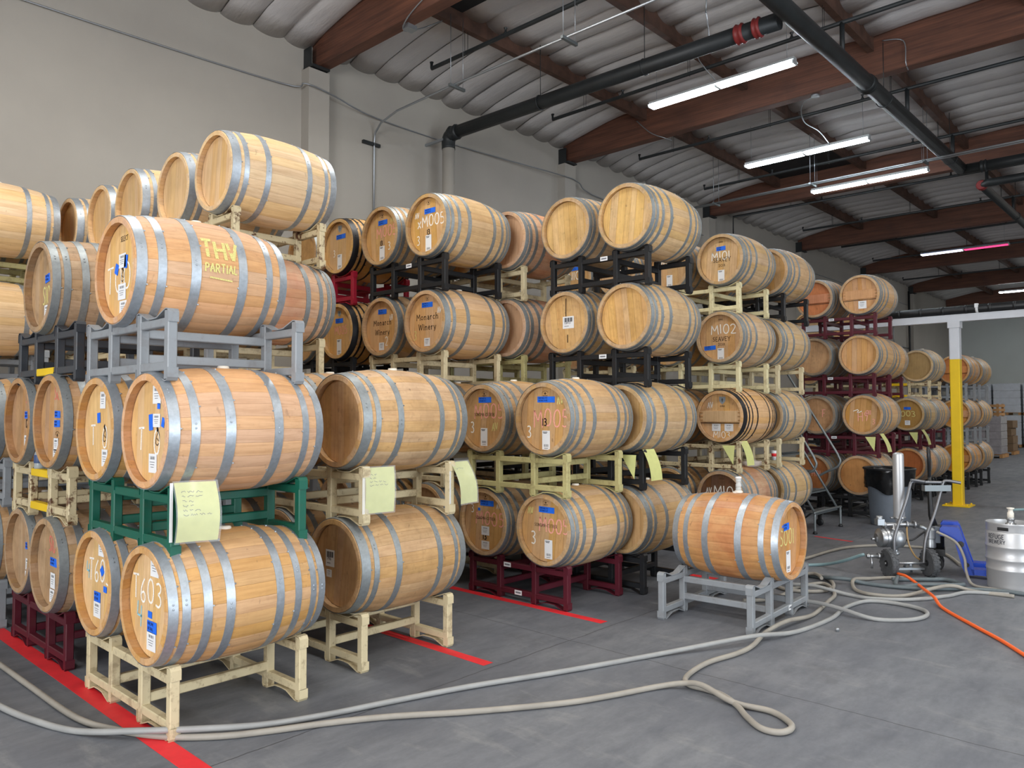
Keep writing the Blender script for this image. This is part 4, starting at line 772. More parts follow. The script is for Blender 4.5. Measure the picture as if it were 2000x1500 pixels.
# ------------------------------------------------------------------ red floor tape
def tape(name, label, pts, wd):
    m = MB(); n = 10; r = random.Random(len(label)); (x0, y0), (x1, y1) = pts; l = hypot(x1 - x0, y1 - y0); nx, ny = -(y1 - y0) / l, (x1 - x0) / l; vs = []
    for zz in (.0004, .0014):
        for i in range(n + 1):
            f = i / n; a, b = (wd / 2 + r.uniform(-.003, .003) for _ in range(2)); x, y = x0 + (x1 - x0) * f, y0 + (y1 - y0) * f; vs += [(x + nx * a, y + ny * a, zz), (x - nx * b, y - ny * b, zz)]
    o = 2 * n + 2; fs = [(2 * i + o, 2 * i + 1 + o, 2 * i + 3 + o, 2 * i + 2 + o) for i in range(n)] + [(2 * i, 2 * i + 2, 2 * i + 2 + o, 2 * i + o) for i in range(n)] + [(2 * i + 1, 2 * i + 1 + o, 2 * i + 3 + o, 2 * i + 3) for i in range(n)]
    m.add(vs, fs); tag(put(name, m.mesh(name, M_RED)), label, 'floor tape', 'red tape lines on the floor')
tape('floor_tape', 'red tape line on the floor before the first row of stacks', ((1.69, 9.0), (1.675, 2.9)), .105)
tape('floor_tape', 'red tape line behind the second row, passing its rack', ((3.66, 6.2), (3.645, 3.58)), .085)
tape('floor_tape', 'red tape line before the maroon rack of the third row', ((4.99, 6.2), (4.97, 3.61)), .085)
tape('floor_tape', 'red tape line ending behind the lone barrel rack', ((7.02, 5.4), (7.0, 3.72)), .085)
tape('floor_tape', 'thin worn red tape line by the rolling ladder feet', ((10.25, 4.02), (10.15, 3.5)), .05)

# ------------------------------------------------------------------ hoses on the floor
def hose(name, label, cat, pts, r, mat, group='hoses on the floor', ends=None, seg=10, n=7, loc=None):
    P = catmull([(p[0], p[1], p[2] if len(p) > 2 else r + .001) for p in pts], n); m = MB(); m.tube(P, r, seg)
    me = m.mesh(name, mat)
    t = thing(name, label, cat, (0, 0, 0), 0, group) if ends else None
    o = put('hose_tube' if ends else name, me, t)
    if ends:
        for e in ends:
            q = MB(); a, b = Vector(e[0]), Vector(e[1]); q.tube([a, a + (b - a) * .25, a + (b - a) * .26, b], [r * 1.5, r * 1.5, r * 1.15, r * 1.15], 12); put('coupling', q.mesh('coupling', M_STEEL), t)
        return t
    return tag(o, label, cat, group)
R1 = .0165
A_ = [(1.3, 7.2), (1.44, 6.3), (1.46, 5.87), (1.47, 5.27), (1.49, 4.56), (1.58, 4.22), (1.72, 3.95), (1.9, 3.765), (2.1, 3.64), (2.37, 3.5), (2.64, 3.33), (2.98, 3.06), (3.41, 2.77), (3.68, 2.64), (3.99, 2.52), (4.11, 2.42, .03), (4.115, 2.29, .05), (4.06, 2.06, .022), (4.09, 1.86), (4.01, 1.72), (3.93, 1.68), (3.85, 1.71), (3.84, 1.8), (3.93, 1.92), (4.04, 2.03), (4.13, 2.16), (4.15, 2.28), (4.15, 2.39), (4.22, 2.46), (4.38, 2.5), (4.62, 2.51), (4.9, 2.46), (5.14, 2.46), (5.44, 2.5, .04), (5.76, 2.48, .06), (6.22, 2.47), (6.74, 2.54), (7.04, 2.59), (7.34, 2.74), (7.41, 2.87), (7.07, 2.96), (6.72, 2.93), (6.45, 2.97), (6.3, 3.1)]
hose('wine_hose', 'long grey hose with knotted loop on the open floor', 'hose', A_, R1, M_HOSE)
B2_ = [(1.2, 6.1), (1.22, 5.5), (1.26, 5.04), (1.32, 4.71), (1.43, 4.37), (1.62, 4.05, .05), (1.85, 3.84, .05), (2.12, 3.70, .03), (2.44, 3.60), (2.77, 3.50), (3.25, 3.34), (3.83, 3.1), (4.51, 2.85), (5.22, 2.52, .05), (5.66, 2.38), (6.22, 2.32), (6.64, 2.36), (7.0, 2.3), (7.08, 2.08), (7.0, 1.86), (6.81, 1.79), (6.59, 1.86), (6.44, 2.07), (6.46, 2.34, .05), (6.52, 2.56, .05), (6.6, 2.82), (6.68, 3.1)]
hose('wine_hose', 'long pale hose looping wide past the lone barrel rack', 'hose', B2_, R1, M_HOSE2)
hose('wine_hose', 'beige hose running from the lone barrel to the pump', 'hose', [(7.6, 3.62), (8.4, 3.47), (9.15, 3.43), (9.64, 3.34), (10.0, 3.11), (10.15, 2.83), (10.13, 2.6), (9.83, 2.35), (9.3, 2.1)], R1, M_HOSE)
tq = (8.118, 2.7, .213)
hose('clear_hose', 'teal tinted clear hose ending at the pump outlet', 'hose', [(7.7, 3.66), (8.0, 3.5), (8.3, 3.2, .02), (8.2, 2.95, .1), (8.115, 2.73, .2), (8.12, 2.69, .213)], R1, M_TEAL)
hose('coiled_hose', 'beige hose coil beside the lone barrel rack', 'hose', [(7.2, 3.45), (7.73, 3.14), (7.76, 2.99), (7.55, 2.80), (7.27, 2.70), (7.05, 2.77), (6.95, 3.0), (7.15, 3.2), (7.5, 3.2), (7.66, 3.02, .05), (7.5, 2.88, .05)], R1, M_HOSE)
hose('clear_hose', 'grey green hose stretching from the coil to the keg', 'hose', [(7.7, 3.3), (7.68, 3.0), (7.58, 2.82, .05), (7.62, 2.68, .05), (7.7, 2.56), (7.71, 2.36), (7.81, 2.09), (8.02, 1.84), (8.18, 1.55), (8.2, 1.3), (8.2, 1.0), (8.25, .6)], R1 * 1.15, M_DHOSE)
hose('coiled_hose', 'tan hose lying in a flat loop before the pump', 'hose', [(8.23, 2.32), (8.13, 2.45), (7.95, 2.58), (7.64, 2.63, .05), (7.37, 2.52), (7.28, 2.32), (7.43, 2.12), (7.8, 1.96, .05), (7.98, 1.86, .05), (8.03, 1.7), (8.05, 1.4)], R1, M_HOSE)
hose('coiled_hose', 'dark grey hose curled in front of the pump wheels', 'hose', [(8.06, 2.36, .05), (7.85, 2.32), (7.77, 2.24), (7.83, 2.1, .05), (7.95, 1.95, .05), (8.08, 1.82, .05), (8.28, 1.86), (8.38, 2.02), (8.30, 2.12), (8.16, 2.28), (8.05, 2.41)], R1 * 1.2, M_DHOSE)
hose('coiled_hose', 'pale hose lying low between keg and lone barrel', 'hose', [(8.1, 1.45), (7.95, 1.74), (7.67, 1.84), (7.31, 2.04), (7.12, 2.31), (7.13, 2.50), (7.1, 2.78, .055), (7.05, 3.0, .05), (7.1, 3.3)], R1, M_HOSE2)
hose('air_hose', 'orange air hose running across the floor from the pump', 'hose', [(8.25, 2.44, .06), (8.16, 2.38, .06), (8.04, 2.28, .07), (7.9, 2.16, .05), (7.62, 2.01, .055), (7.4, 1.88, .05), (7.19, 1.76), (6.77, 1.45), (6.46, 1.21), (6.13, .99), (5.8, .75), (5.4, .5)], .0135, M_ORANGE)
hose('air_hose', 'tan hose drooping from the pump valve to the keg foot', 'hose', [(8.56, 2.14, .45), (8.6, 1.98, .36), (8.57, 1.9, .22), (8.5, 1.87, .1), (8.32, 1.78, .02), (8.27, 1.6), (8.22, 1.3)], .013, M_HOSE)

# ------------------------------------------------------------------ pump cart
ax = Vector((.70, -.714, 0)); an = Vector((.714, .70, 0)); P0 = Vector((8.24, 2.49, 0))
pump = thing('pump_cart', 'stainless pump on a two wheeled hand cart with upright cylinder', 'pump', P0, atan2(ax.y, ax.x))
# local frame: x across the wheels, y away from the aisle, z up
YR_ = Matrix.Rotation(pi / 2, 4, 'Y')
for sx in (0, .41):
    M = TR(sx, 0, .137) @ YR_
    m = MB(); m.lathe([(.092, -.03), (.125, -.034), (.136, -.022), (.137, 0), (.136, .022), (.125, .034), (.092, .03)], 32, M)
    o = part('tyre', m, M_RUBBER, pump, sharp=35)
    m = MB()
    for k in range(20):
        a = 2 * pi * k / 20
        for sg in (-1, 1): m.box((sg * .018, .1375, 0), (.028, .006, .022), 0, TR(sx, 0, .137) @ Matrix.Rotation(a + (.08 if sg > 0 else -.08), 4, 'X'))
    put('tread', m.mesh('tread', M_RUBBER), o)
    m = MB(); m.lathe([(.094, -.026), (.094, .026), (.08, .028), (.078, .012), (.03, .012), (.03, .036), (.014, .04), (.014, -.04), (.03, -.036), (.03, -.012), (.078, -.012), (.08, -.028)], 24, M, closed=True)
    for k in range(5): m.box((0, .054, 0), (.03, .05, .016), 0, TR(sx, 0, .137) @ Matrix.Rotation(2 * pi * k / 5, 4, 'X'))
    part('wheel_hub', m, M_BLACK, pump, sharp=35)
m = MB(); m.tube([(-.045, 0, .137), (.455, 0, .137)], .012, 10); part('axle', m, M_STEEL, pump)
def ctube(name, pts, r, mat, n=6): m = MB(); m.tube(catmull(pts, n), r, 10); return part(name, m, mat, pump)
ctube('handle_tube', [(.07, .0, .137), (.055, 0, .25), (.056, .0, .373), (.092, .01, .489), (.208, .045, .755), (.262, .07, .895), (.285, .08, .935), (.33, .08, .943), (.413, .075, .935), (.6, .08, .93)], .0155, M_TUBEF)
ctube('handle_tube', [(.35, 0, .137), (.353, .0, .2), (.368, 0, .342), (.403, .01, .446), (.472, .03, .585), (.531, .05, .723), (.583, .07, .861), (.615, .08, .935), (.65, .06, .948), (.70, .03, .94), (.746, .0, .931)], .0155, M_TUBEF)
ctube('grip', [(.265, .05, .958), (.32, .06, .953), (.415, .07, .938)], .014, M_TUBEF)
m = MB(); m.box((.534, .07, .876), (.268, .06, .006)); m.box((.534, .042, .876), (.268, .005, .06)); m.box((.402, .07, .876), (.005, .06, .06)); m.box((.666, .07, .876), (.005, .06, .06)); part('tool_tray', m, M_STRUT, pump)
m = MB(); m.lathe([(.03, .49), (.03, .53), (.045, .55), (.053, .575), (.053, 1.19), (.05, 1.215), (.035, 1.228), (0, 1.232)], 28, TR(.19, .15, 0)); part('pressure_cylinder', m, M_KEG, pump, sharp=35)
m = MB(); m.lathe([(.058, .555), (.062, .56), (.062, .575), (.058, .58)], 28, TR(.19, .15, 0)); m.tube([(.10, .15, .567), (.132, .15, .567)], .009, 8); part('clamp_ring', m, M_STEEL, pump)
YX = lambda x, y, z: TR(x, y, z) @ YR_
m = MB(); m.lathe([(0, -.095), (.05, -.09), (.085, -.06), (.1, 0), (.085, .06), (.05, .09), (0, .095)], 28, YX(.13, .12, .36)); part('pump_body', m, M_ZINC, pump)
m = MB(); m.lathe([(0, -.085), (.045, -.08), (.075, -.055), (.094, -.05), (.098, -.03), (.098, -.015), (.09, -.01), (.09, .0), (.098, .005), (.098, .03), (.07, .04)], 26, YX(.005, .11, .372)); part('diaphragm_housing', m, M_STEEL, pump, sharp=30)
m = MB(); m.tube([(-.12, .11, .36), (-.08, .11, .362)], .014, 10); m.box((-.075, .11, .362), (.01, .05, .05)); part('inlet', m, M_STEEL, pump)
m = MB(); m.lathe([(.04, .20), (.05, .21), (.05, .225), (.035, .23), (.032, .27), (.05, .275), (.05, .29)], 20, TR(.12, .12, 0)); m.tube([(.12, .12, .2), (.1, .12, .165), (.14, .1, .14)], .03, 10); part('drain_elbow', m, M_ZINC, pump)
m = MB(); m.lathe([(.036, .44), (.045, .45), (.045, .465), (.032, .47), (.03, .51)], 20, TR(.125, .12, 0)); m.tube([(-.01, .12, .50), (.25, .13, .502), (.38, .13, .49)], .022, 12); part('manifold', m, M_STEEL, pump)
for q in (.02, .25, .33): m = MB(); m.lathe([(.034, -.01), (.038, -.006), (.038, .006), (.034, .01)], 18, YX(q, .125, .5)); part('clamp_ring', m, M_STEEL, pump)
m = MB(); m.box((-.03, .12, .53), (.07, .07, .06)); m.lathe([(.03, .0), (.03, .05)], 14, TR(-.03, .12, .54)); part('valve_block', m, M_ZINC, pump)
m = MB(); m.lathe([(.03, .26), (.052, .275), (.052, .33), (.046, .345), (.046, .36), (.055, .365), (.055, .45), (.03, .47)], 20, TR(.49, .12, 0)); m.tube([(.37, .13, .48), (.42, .13, .47), (.47, .12, .44)], .018, 10); part('air_valve', m, M_ZINC, pump, sharp=35)
m = MB(); m.box((.545, .12, .40), (.05, .08, .16)); part('regulator', m, M_GREYP, pump)
m = MB(); m.tube([(-.24, -.02, .213), (-.17, -.01, .21), (-.09, .03, .20), (-.02, .06, .21)], .017, 10); m.lathe([(.03, -.012), (.03, .012)], 16, YX(-.09, .03, .203)); m.lathe([(.026, -.01), (.026, .01)], 16, YX(-.22, -.018, .212)); part('outlet_pipe', m, M_STEEL, pump)
m = MB(); m.tube([(-.19, -.015, .20), (-.19, -.025, .15), (-.19, -.028, .094)], [.008, .009, .012], 8); part('valve_lever', m, M_STEEL, pump)
ctube('amber_tube', [(.24, .1, .48), (.215, .05, .4), (.225, .03, .3), (.28, .03, .2), (.34, .05, .16)], .008, M_TAN)
ctube('black_tube', [(.2, .06, .355), (.27, .05, .36), (.35, .07, .4), (.42, .1, .43)], .009, M_BLACK)
m = MB(); m.box((.2, .1, .075), (.34, .16, .02)); m.tube([(.09, .12, .07), (.09, .12, .012)], .012, 8); m.tube([(.31, .16, .07), (.31, .16, .012)], .012, 8); m.tube([(.2, .1, .08), (.2, .02, .137)], .012, 8); m.tube([(.12, .12, .08), (.12, .12, .2)], .02, 8); m.tube([(.27, .1, .08), (.27, .1, .12)], .02, 8); part('base_plate', m, M_ZINC, pump)

# ------------------------------------------------------------------ pallet jack
jk = thing('pallet_jack', 'blue hand pallet jack with black handle behind the keg', 'pallet jack', (8.90, 2.27, 0), atan2(-.975, .22))
# local x along the forks, y towards the camera side is negative
def slab(m, P, y0, y1):
    n = len(P); m.add([(a, y0, b) for a, b in P] + [(a, y1, b) for a, b in P], [tuple(range(n)), tuple(range(2 * n - 1, n - 1, -1))] + [(i, n + i, n + (i + 1) % n, (i + 1) % n) for i in range(n)])
m = MB()
for y0 in (-.27, .12): slab(m, [(.34, .09), (.36, .035), (1.15, .035), (1.2, .05), (1.2, .065), (1.12, .09)], y0, y0 + .15)
part('fork', m, M_BLUE, jk)
m = MB(); slab(m, [(.08, .47), (.10, .495), (.235, .495), (.255, .47), (.37, .1), (.37, .03), (.30, .03), (.27, .1), (.2, .38), (.08, .40)], -.27, -.14); slab(m, [(.08, .47), (.10, .495), (.235, .495), (.255, .47), (.37, .1), (.37, .03), (.30, .03), (.27, .1), (.2, .38), (.08, .40)], .14, .27); slab(m, [(.18, .45), (.20, .47), (.25, .47), (.355, .1), (.31, .1)], -.14, .14); part('body_frame', m, M_BLUE, jk)
m = MB(); m.tube([(.31, -.275, .13), (.31, -.285, .13)], .022, 12); m.tube([(.26, -.275, .33), (.26, -.281, .33)], .03, 12); part('pivot_bolt', m, M_BLACK, jk)
m = MB(); m.lathe([(.055, .2), (.055, .40), (.04, .42), (.04, .47)], 18, TR(.06, 0, 0)); m.box((.06, 0, .2), (.12, .2, .07)); part('hydraulic_pump', m, M_BLACK, jk)
m = MB()
for sy in (-.08, .08): m.lathe([(.03, -.025), (.085, -.025), (.09, -.015), (.09, .015), (.085, .025), (.03, .025)], 24, TR(.02, sy, .09) @ Matrix.Rotation(pi / 2, 4, 'X'))
part('steering_wheel', m, M_BLACK, jk, sharp=35)
m = MB()
for sy in (-.195, .195): m.lathe([(.0, -.03), (.035, -.03), (.035, .03), (0, .03)], 16, TR(1.05, sy, .0355) @ Matrix.Rotation(pi / 2, 4, 'X'))
part('fork_roller', m, M_BLACK, jk)
m = MB(); m.tube([(.04, 0, .42), (.0, 0, .56), (-.01, 0, .78), (-.01, 0, .98)], [.032, .028, .022, .018], 10); part('handle_shaft', m, M_BLACK, jk)
m = MB(); m.tube(catmull([(-.01, 0, .96), (-.01, .03, 1.03), (-.01, .075, 1.13), (-.012, .085, 1.21), (-.015, .05, 1.255), (-.015, 0, 1.265), (-.015, -.05, 1.255), (-.012, -.085, 1.21), (-.01, -.075, 1.13), (-.01, -.03, 1.03), (-.01, 0, .96)], 5), .0165, 10); part('handle_loop', m, M_BLACK, jk)

# ------------------------------------------------------------------ keg
kg = thing('steel_keg', 'stainless keg with white coupler and brewery lettering by the pump', 'keg', (8.51, 1.495, 0))
KR = .205
m = MB(); m.lathe([(.17, .02), (.19, .0), (.2, .005), (.2, .07), (KR, .085), (KR, .17), (KR + .005, .178), (KR + .005, .19), (KR, .198), (KR, .262), (KR + .007, .272), (KR + .007, .284), (KR, .294), (KR, .38), (KR + .007, .39), (KR + .007, .402), (KR, .412), (KR, .52), (.2, .535), (.17, .555), (.08, .575), (.0, .58)], 48); part('keg_shell', m, M_KEG, kg, sharp=50)
m = MB(); m.lathe([(.2, .53), (.203, .545), (.203, .6), (.206, .607), (.203, .614), (.197, .612), (.195, .6), (.195, .545)], 48, closed=True); part('top_chime', m, M_KEG, kg, sharp=50)
m = MB()
for a in (3.0, 1.0, -1.0, 4.6): 
    m.box((.2035, 0, .565), (.004, .09, .03), 0, rotz(a))
part('handle_opening', m, M_BLACK, kg)
m = MB(); m.lathe([(.045, .57), (.045, .6), (.03, .605), (.03, .63), (.038, .635), (.038, .65), (.02, .655)], 18); m.tube([(-.04, 0, .615), (.08, 0, .615)], .012, 8); part('keg_valve', m, M_STEEL, kg)
m = MB(); m.lathe([(.022, .65), (.028, .66), (.028, .70), (.022, .705), (.02, .73), (.03, .735), (.034, .745), (.0, .75)], 16); part('coupler', m, M_BUNG, kg)
kmap = lambda u, v, o=0: Vector(((KR + .0015) * cos(KA + u / KR), (KR + .0015) * sin(KA + u / KR), v))
KA = atan2(-1.495, -8.51) - 1.02
m = MB(); write(m, 'REFUGE', -.0, .470, .04, .007, kmap, 0, .9); write(m, 'BREWERY', .0, .425, .034, .006, kmap, 0, .9); part('lettering', m, M_INK, kg)
hose('tap_hose', 'clear hose hanging down the far side of the keg', 'hose', [(8.57, 1.5, .72), (8.5, 1.32, .73), (8.38, 1.245, .6), (8.345, 1.24, .4), (8.33, 1.23, .15), (8.26, 1.15, .02), (8.1, .9)], .011, M_TEAL)

# ------------------------------------------------------------------ bin
bn = thing('trash_bin', 'round grey bin lined with a black bag before the maroon racks', 'bin', (12.05, 3.62, 0))
m = MB(); m.lathe([(0, .0), (.25, .0), (.262, .012), (.275, .2), (.30, .76), (.31, .79)], 32); part('bin_body', m, M_GREYP, bn, sharp=50)
r = random.Random(3); m = MB(); N = 56; vs = []; prf = [(.29, .7), (.305, .80), (.335, .825), (.345, .81), (.338, .78), (.335, .72), (.334, .66), (.325, .58), (.318, .52)]
for j, (rr, z) in enumerate(prf):
    for i in range(N):
        a = 2 * pi * i / N; wv = (sin(a * 7 + j) * .007 + sin(a * 13 + 2 * j) * .006) * min(1, j / 3) + r.uniform(-.005, .005) * (j > 2); hz = (sin(a * 3 + 1) * .05 + sin(a * 5) * .02) * (j / 8) ** 2
        vs.append(((rr + wv) * cos(a), (rr + wv) * sin(a), z + hz))
m.add(vs, [(j * N + i, j * N + (i + 1) % N, (j + 1) * N + (i + 1) % N, (j + 1) * N + i) for j in range(len(prf) - 1) for i in range(N)], 0, True); part('bag_liner', m, M_BAG, bn)
m = MB(); m.tube([(.34 * cos(a), .34 * sin(a), .815) for a in [2 * pi * k / 40 for k in range(40)]], .018, 8, True); part('rim', m, M_BLACK, bn)

# ------------------------------------------------------------------ rolling ladder
ld = thing('rolling_ladder', 'grey steel rolling ladder with handrails between the stacks', 'ladder', (10.42, 4.08, 0), .0)
GR = M_STRUT; lw = .94
def lt(name, pts, r=.017, n=6): m = MB(); m.tube(catmull(pts, n) if len(pts) > 2 else pts, r, 8); return part(name, m, GR, ld)
lt('leg_frame', [(0.0, 0, .03), (0, 0, .2), (.01, 0, .27), (.05, 0, .285), (lw - .05, 0, .285), (lw - .01, 0, .27), (lw, 0, .2), (lw, 0, .03)])
for fx in (0, lw): m = MB(); m.lathe([(.03, 0), (.03, .02), (.02, .035)], 12, TR(fx, 0, 0)); part('rubber_foot', m, M_BLACK, ld)
SY, SZ = .155, .26
for sx in (.06, lw - .06):
    lt('stringer', [(sx, .02, .27), (sx, .02 + SY * 6, .27 + SZ * 6)], .016)
    lt('rear_leg', [(sx, .02 + SY * 6, .27 + SZ * 6), (sx, .02 + SY * 6 + .2, .09)], .016)
for k in range(7):
    m = MB(); y0 = .02 + SY * k; z = .27 + SZ * k; m.box((lw / 2, y0 + .09, z), (lw - .13, .006 + .18, .006)); m.box((lw / 2, y0, z - .012), (lw - .13, .006, .03)); m.box((lw / 2, y0 + .18, z - .012), (lw - .13, .006, .03))
    for q in range(9): m.box((lw / 2 - .36 + q * .09, y0 + .09, z + .005), (.02, .15, .005))
    part('step', m, GR, ld)
for sx in (.03, lw - .03):
    lt('handrail', [(sx, .02 + SY * 1.7, .27 + SZ * 1.7), (sx, .02 + SY * 1.0, .27 + SZ * 1.95), (sx, .03, .85), (sx, -.02, .93), (sx, .0, 1.0), (sx, .1, 1.18), (sx, SY * 5, .98 + SZ * 5), (sx, SY * 6, 1.05 + SZ * 6), (sx, SY * 6 + .15, 1.07 + SZ * 6)], .017, 5)
for sx in (.2, lw - .12):
    m = MB(); m.lathe([(.02, -.015), (.05, -.015), (.055, 0), (.05, .015), (.02, .015)], 16, TR(sx, .25, .056) @ Matrix.Rotation(pi / 2, 4, 'Y')); m.box((sx, .25, .12), (.05, .04, .07)); m.tube([(sx, .25, .15), (sx, .1, .27)], .012, 6); part('caster', m, M_BLACK, ld)

# ------------------------------------------------------------------ yellow and white steel post with its beam
st = thing('steel_gantry', 'white steel beam on a yellow and white post beyond the stacks', 'gantry', (15.21, 3.44, 0))
m = MB(); m.bbox((0, 0, 1.29), (.17, .16, 2.54), .012); part('yellow_post', m, M_YEL, st)
m = MB(); m.bbox((0, 0, 2.89), (.17, .16, .66), .012); part('white_post', m, M_WHT, st)
m = MB(); m.box((0, 0, 3.165), (.20, .19, .11)); part('post_collar', m, M_WHT, st)
m = MB(); m.box((0, 0, .012), (.42, .42, .02)); 
for a in (-1, 1):
    for b in (-1, 1): m.lathe([(.016, .02), (.016, .04), (.008, .05)], 8, TR(a * .16, b * .16, 0))
part('base_plate', m, M_YEL, st)
m = MB(); m.box((0, -.2, 3.28), (.12, 7.2, .112)); m.box((0, -.2, 3.225), (.14, 7.2, .012)); m.box((0, -.2, 3.338), (.14, 7.2, .012)); part('cross_beam', m, M_WHT, st)
rp = thing('black_duct', 'black corrugated duct lying along the white steel beam', 'duct', (15.17, 3.44, 3.346))
m = MB(); m.tube([(0, 1.32, .075), (0, .6, .075), (0, -.2, .075), (0, -3.6, .075)], .07, 16); part('duct_tube', m, M_BLACK, rp)
for k in range(14): m = MB(); m.lathe([(.071, -.022), (.076, -.02), (.076, .02), (.071, .022)], 18, TR(0, 1.25 - .36 * k, .076) @ Matrix.Rotation(pi / 2, 4, 'X')); part('rib_band', m, M_BLACK, rp)
for q in (1.28, -.36): 
    m = MB(); m.lathe([(.077, -.02), (.081, -.018), (.081, .018), (.077, .02)], 18, TR(0, q, .08) @ Matrix.Rotation(pi / 2, 4, 'X')); m.box((-.07, q, .12), (.05, .05, .07)); part('tie', m, M_PAPER, rp)

# ------------------------------------------------------------------ goods by the back wall
def pallet_base(t, w_, d_, z=0):
    for k in range(6): m = MB(); m.box((-w_ / 2 + w_ * (k + .5) / 6, 0, z + .12), (w_ / 6 * .8, d_, .02)); part('pallet_board', m, M_PINE, t)
    for k in range(3): m = MB(); m.box((0, (-1 + k) * (d_ / 2 - .05), z + .06), (w_, .09, .1)); part('pallet_runner', m, M_PINE, t)
t = thing('wrapped_pallet', 'shrink wrapped pallet of cartons topped by a wooden crate', 'pallet', (31.9, 6.2, 0))
pallet_base(t, 1.1, 1.0)
for k in range(5):
    for j in range(2): m = MB(); m.bbox((0, (j - .5) * .47, .27 + k * .265), (1.04, .46, .26), .015); part('carton', m, M_WRAP, t)
tw = thing('wooden_crate', 'slatted wooden crate on top of the wrapped pallet', 'crate', (31.9, 6.2, 1.466))
for a in (-1, 1):
    for b in (-1, 1): m = MB(); m.box((a * .42, b * .36, .22), (.07, .07, .44)); part('corner_post', m, M_PINE, tw)
for k in range(3):
    for a in (-1, 1): m = MB(); m.box((a * .47, 0, .07 + k * .15), (.025, .84, .09)); part('slat', m, M_PINE, tw)
    for b in (-1, 1): m = MB(); m.box((0, b * .41, .07 + k * .15), (.92, .025, .09)); part('slat', m, M_PINE, tw)
t = thing('carton_pallet', 'brown cardboard stack on a pallet behind the wrapped one', 'pallet', (34.5, 6.25, 0))
pallet_base(t, 1.0, .9)
for k in range(4): m = MB(); m.bbox((0, 0, .28 + k * .29), (.9, .82 - .1 * (k == 2), .28), .01); part('carton', m, plain('cardboard', (120, 98, 74), .8, 0, .1, 5) if k == 0 else bpy.data.materials['cardboard'], t)
for i, (yy, hh, nm) in enumerate([(8.4, 3, 'left'), (7.25, 3, 'middle'), (6.1, 3, 'right')]):
    for lv in range(2):
        t = thing('wrapped_cases', f'white wrapped block of wine cases by the back wall, {nm} column, {["lower", "upper"][lv]} block', 'cases', (41.6, yy, lv * 1.453), 0, 'white wrapped pallets by the back wall')
        pallet_base(t, 1.1, 1.05)
        for k in range(4):
            m = MB(); m.bbox((0, 0, .30 + k * .33), (1.08, 1.06, .325), .02); part('case_layer', m, M_CASE, t)

# ------------------------------------------------------------------ ceiling services
def lamp(x, y, z, label, dim=0):
    t = thing('strip_lamp', label, 'lamp', (x, y, z), 0, 'fluorescent strip lamps under the ceiling')
    m = MB(); m.bbox((0, 0, .06), (.11, 2.44, .06), .008); part('housing', m, M_FIX if not dim else M_GREYP, t)
    m = MB()
    P = [(-.105, .03), (-.06, .05), (.06, .05), (.105, .03), (.105, .026), (.06, .046), (-.06, .046), (-.105, .026)]
    n = len(P); m.add([(a, -1.22, b) for a, b in P] + [(a, 1.22, b) for a, b in P], [(i, (i + 1) % n, n + (i + 1) % n, n + i) for i in range(n)]); part('reflector', m, M_FIX, t)
    for hy in (-.61, .61):
        for hx in (-.055, .055):
            m = MB(); m.tube([(hx, hy - .58, 0), (hx, hy + .58, 0)], .016, 10); part('tube', m, (M_TUBE if not dim else (M_TUBED if hy > 0 else M_TUBEP)), t)
        for e in (-.6, .6): m = MB(); m.box((0, hy + e, .012), (.16, .022, .045)); part('socket', m, M_FIX, t)
    for hy in (-1.1, 1.1): m = MB(); m.tube([(0, hy, .09), (0, hy, 7.52 - z)], .004, 5); part('hanging_wire', m, M_ZINC, t)
for x, y, lab, dm in ((10.82, 5.64, 'lit double strip lamp closest to the camera, over the third row', 0), (14.83, 5.9, 'lit strip lamp in front of the dark roof panel', 0), (17.62, 5.63, 'lit strip lamp beneath the third beam', 0), (27.15, 5.85, 'dim strip lamp with one pink tube', 1), (38.1, 5.7, 'lit strip lamp by the back wall', 0)):
    lamp(x, y, 6.68, lab, dm)
def pipe(name, label, pts, r, mat=M_PIPE, cat='pipe', n=0, group=None):
    t = thing(name, label, cat, (0, 0, 0), 0, group); m = MB(); m.tube(catmull(pts, n) if n else pts, r, 14 if r > .05 else 8); part('pipe_run', m, mat, t); return t
def clamp(t, p, ax_, r, mat, wd=.05): m = MB(); q = Vector(p); a = Vector(ax_); m.tube([q - a * wd, q - a * wd * .6, q - a * wd * .3, q + a * wd * .3, q + a * wd * .6, q + a * wd], [r * 1.02, r * 1.25, r * 1.1, r * 1.1, r * 1.25, r * 1.02], 14); part('coupling', m, mat, t)
def hanger(t, p, r, top=7.3): m = MB(); m.tube([(p[0] + (r + .006) * cos(a) * t['hx'], p[1] + (r + .006) * cos(a) * t['hy'], p[2] + (r + .006) * sin(a)) for a in [2 * pi * k / 16 for k in range(16)]], .008, 6, True); m.tube([(p[0], p[1], p[2] + r), (p[0], p[1], top)], .006, 5); part('pipe_hanger', m, M_PIPE, t)
t = pipe('sprinkler_main', 'thick black sprinkler main running out from the wall riser', [(8.85, 9.62, 6.4), (8.9, 6.6, 6.4), (8.97, 3.85, 6.4)], .105); t['hx'], t['hy'] = 1, 0
clamp(t, (8.96, 4.35, 6.4), (0, 1, 0), .105, M_REDC, .06); clamp(t, (8.96, 4.12, 6.4), (0, 1, 0), .105, M_REDC, .05); clamp(t, (8.85, 9.5, 6.4), (0, 1, 0), .105, M_PIPE, .1)
hanger(t, (8.88, 7.6, 6.4), .105); hanger(t, (8.93, 5.75, 6.4), .105)
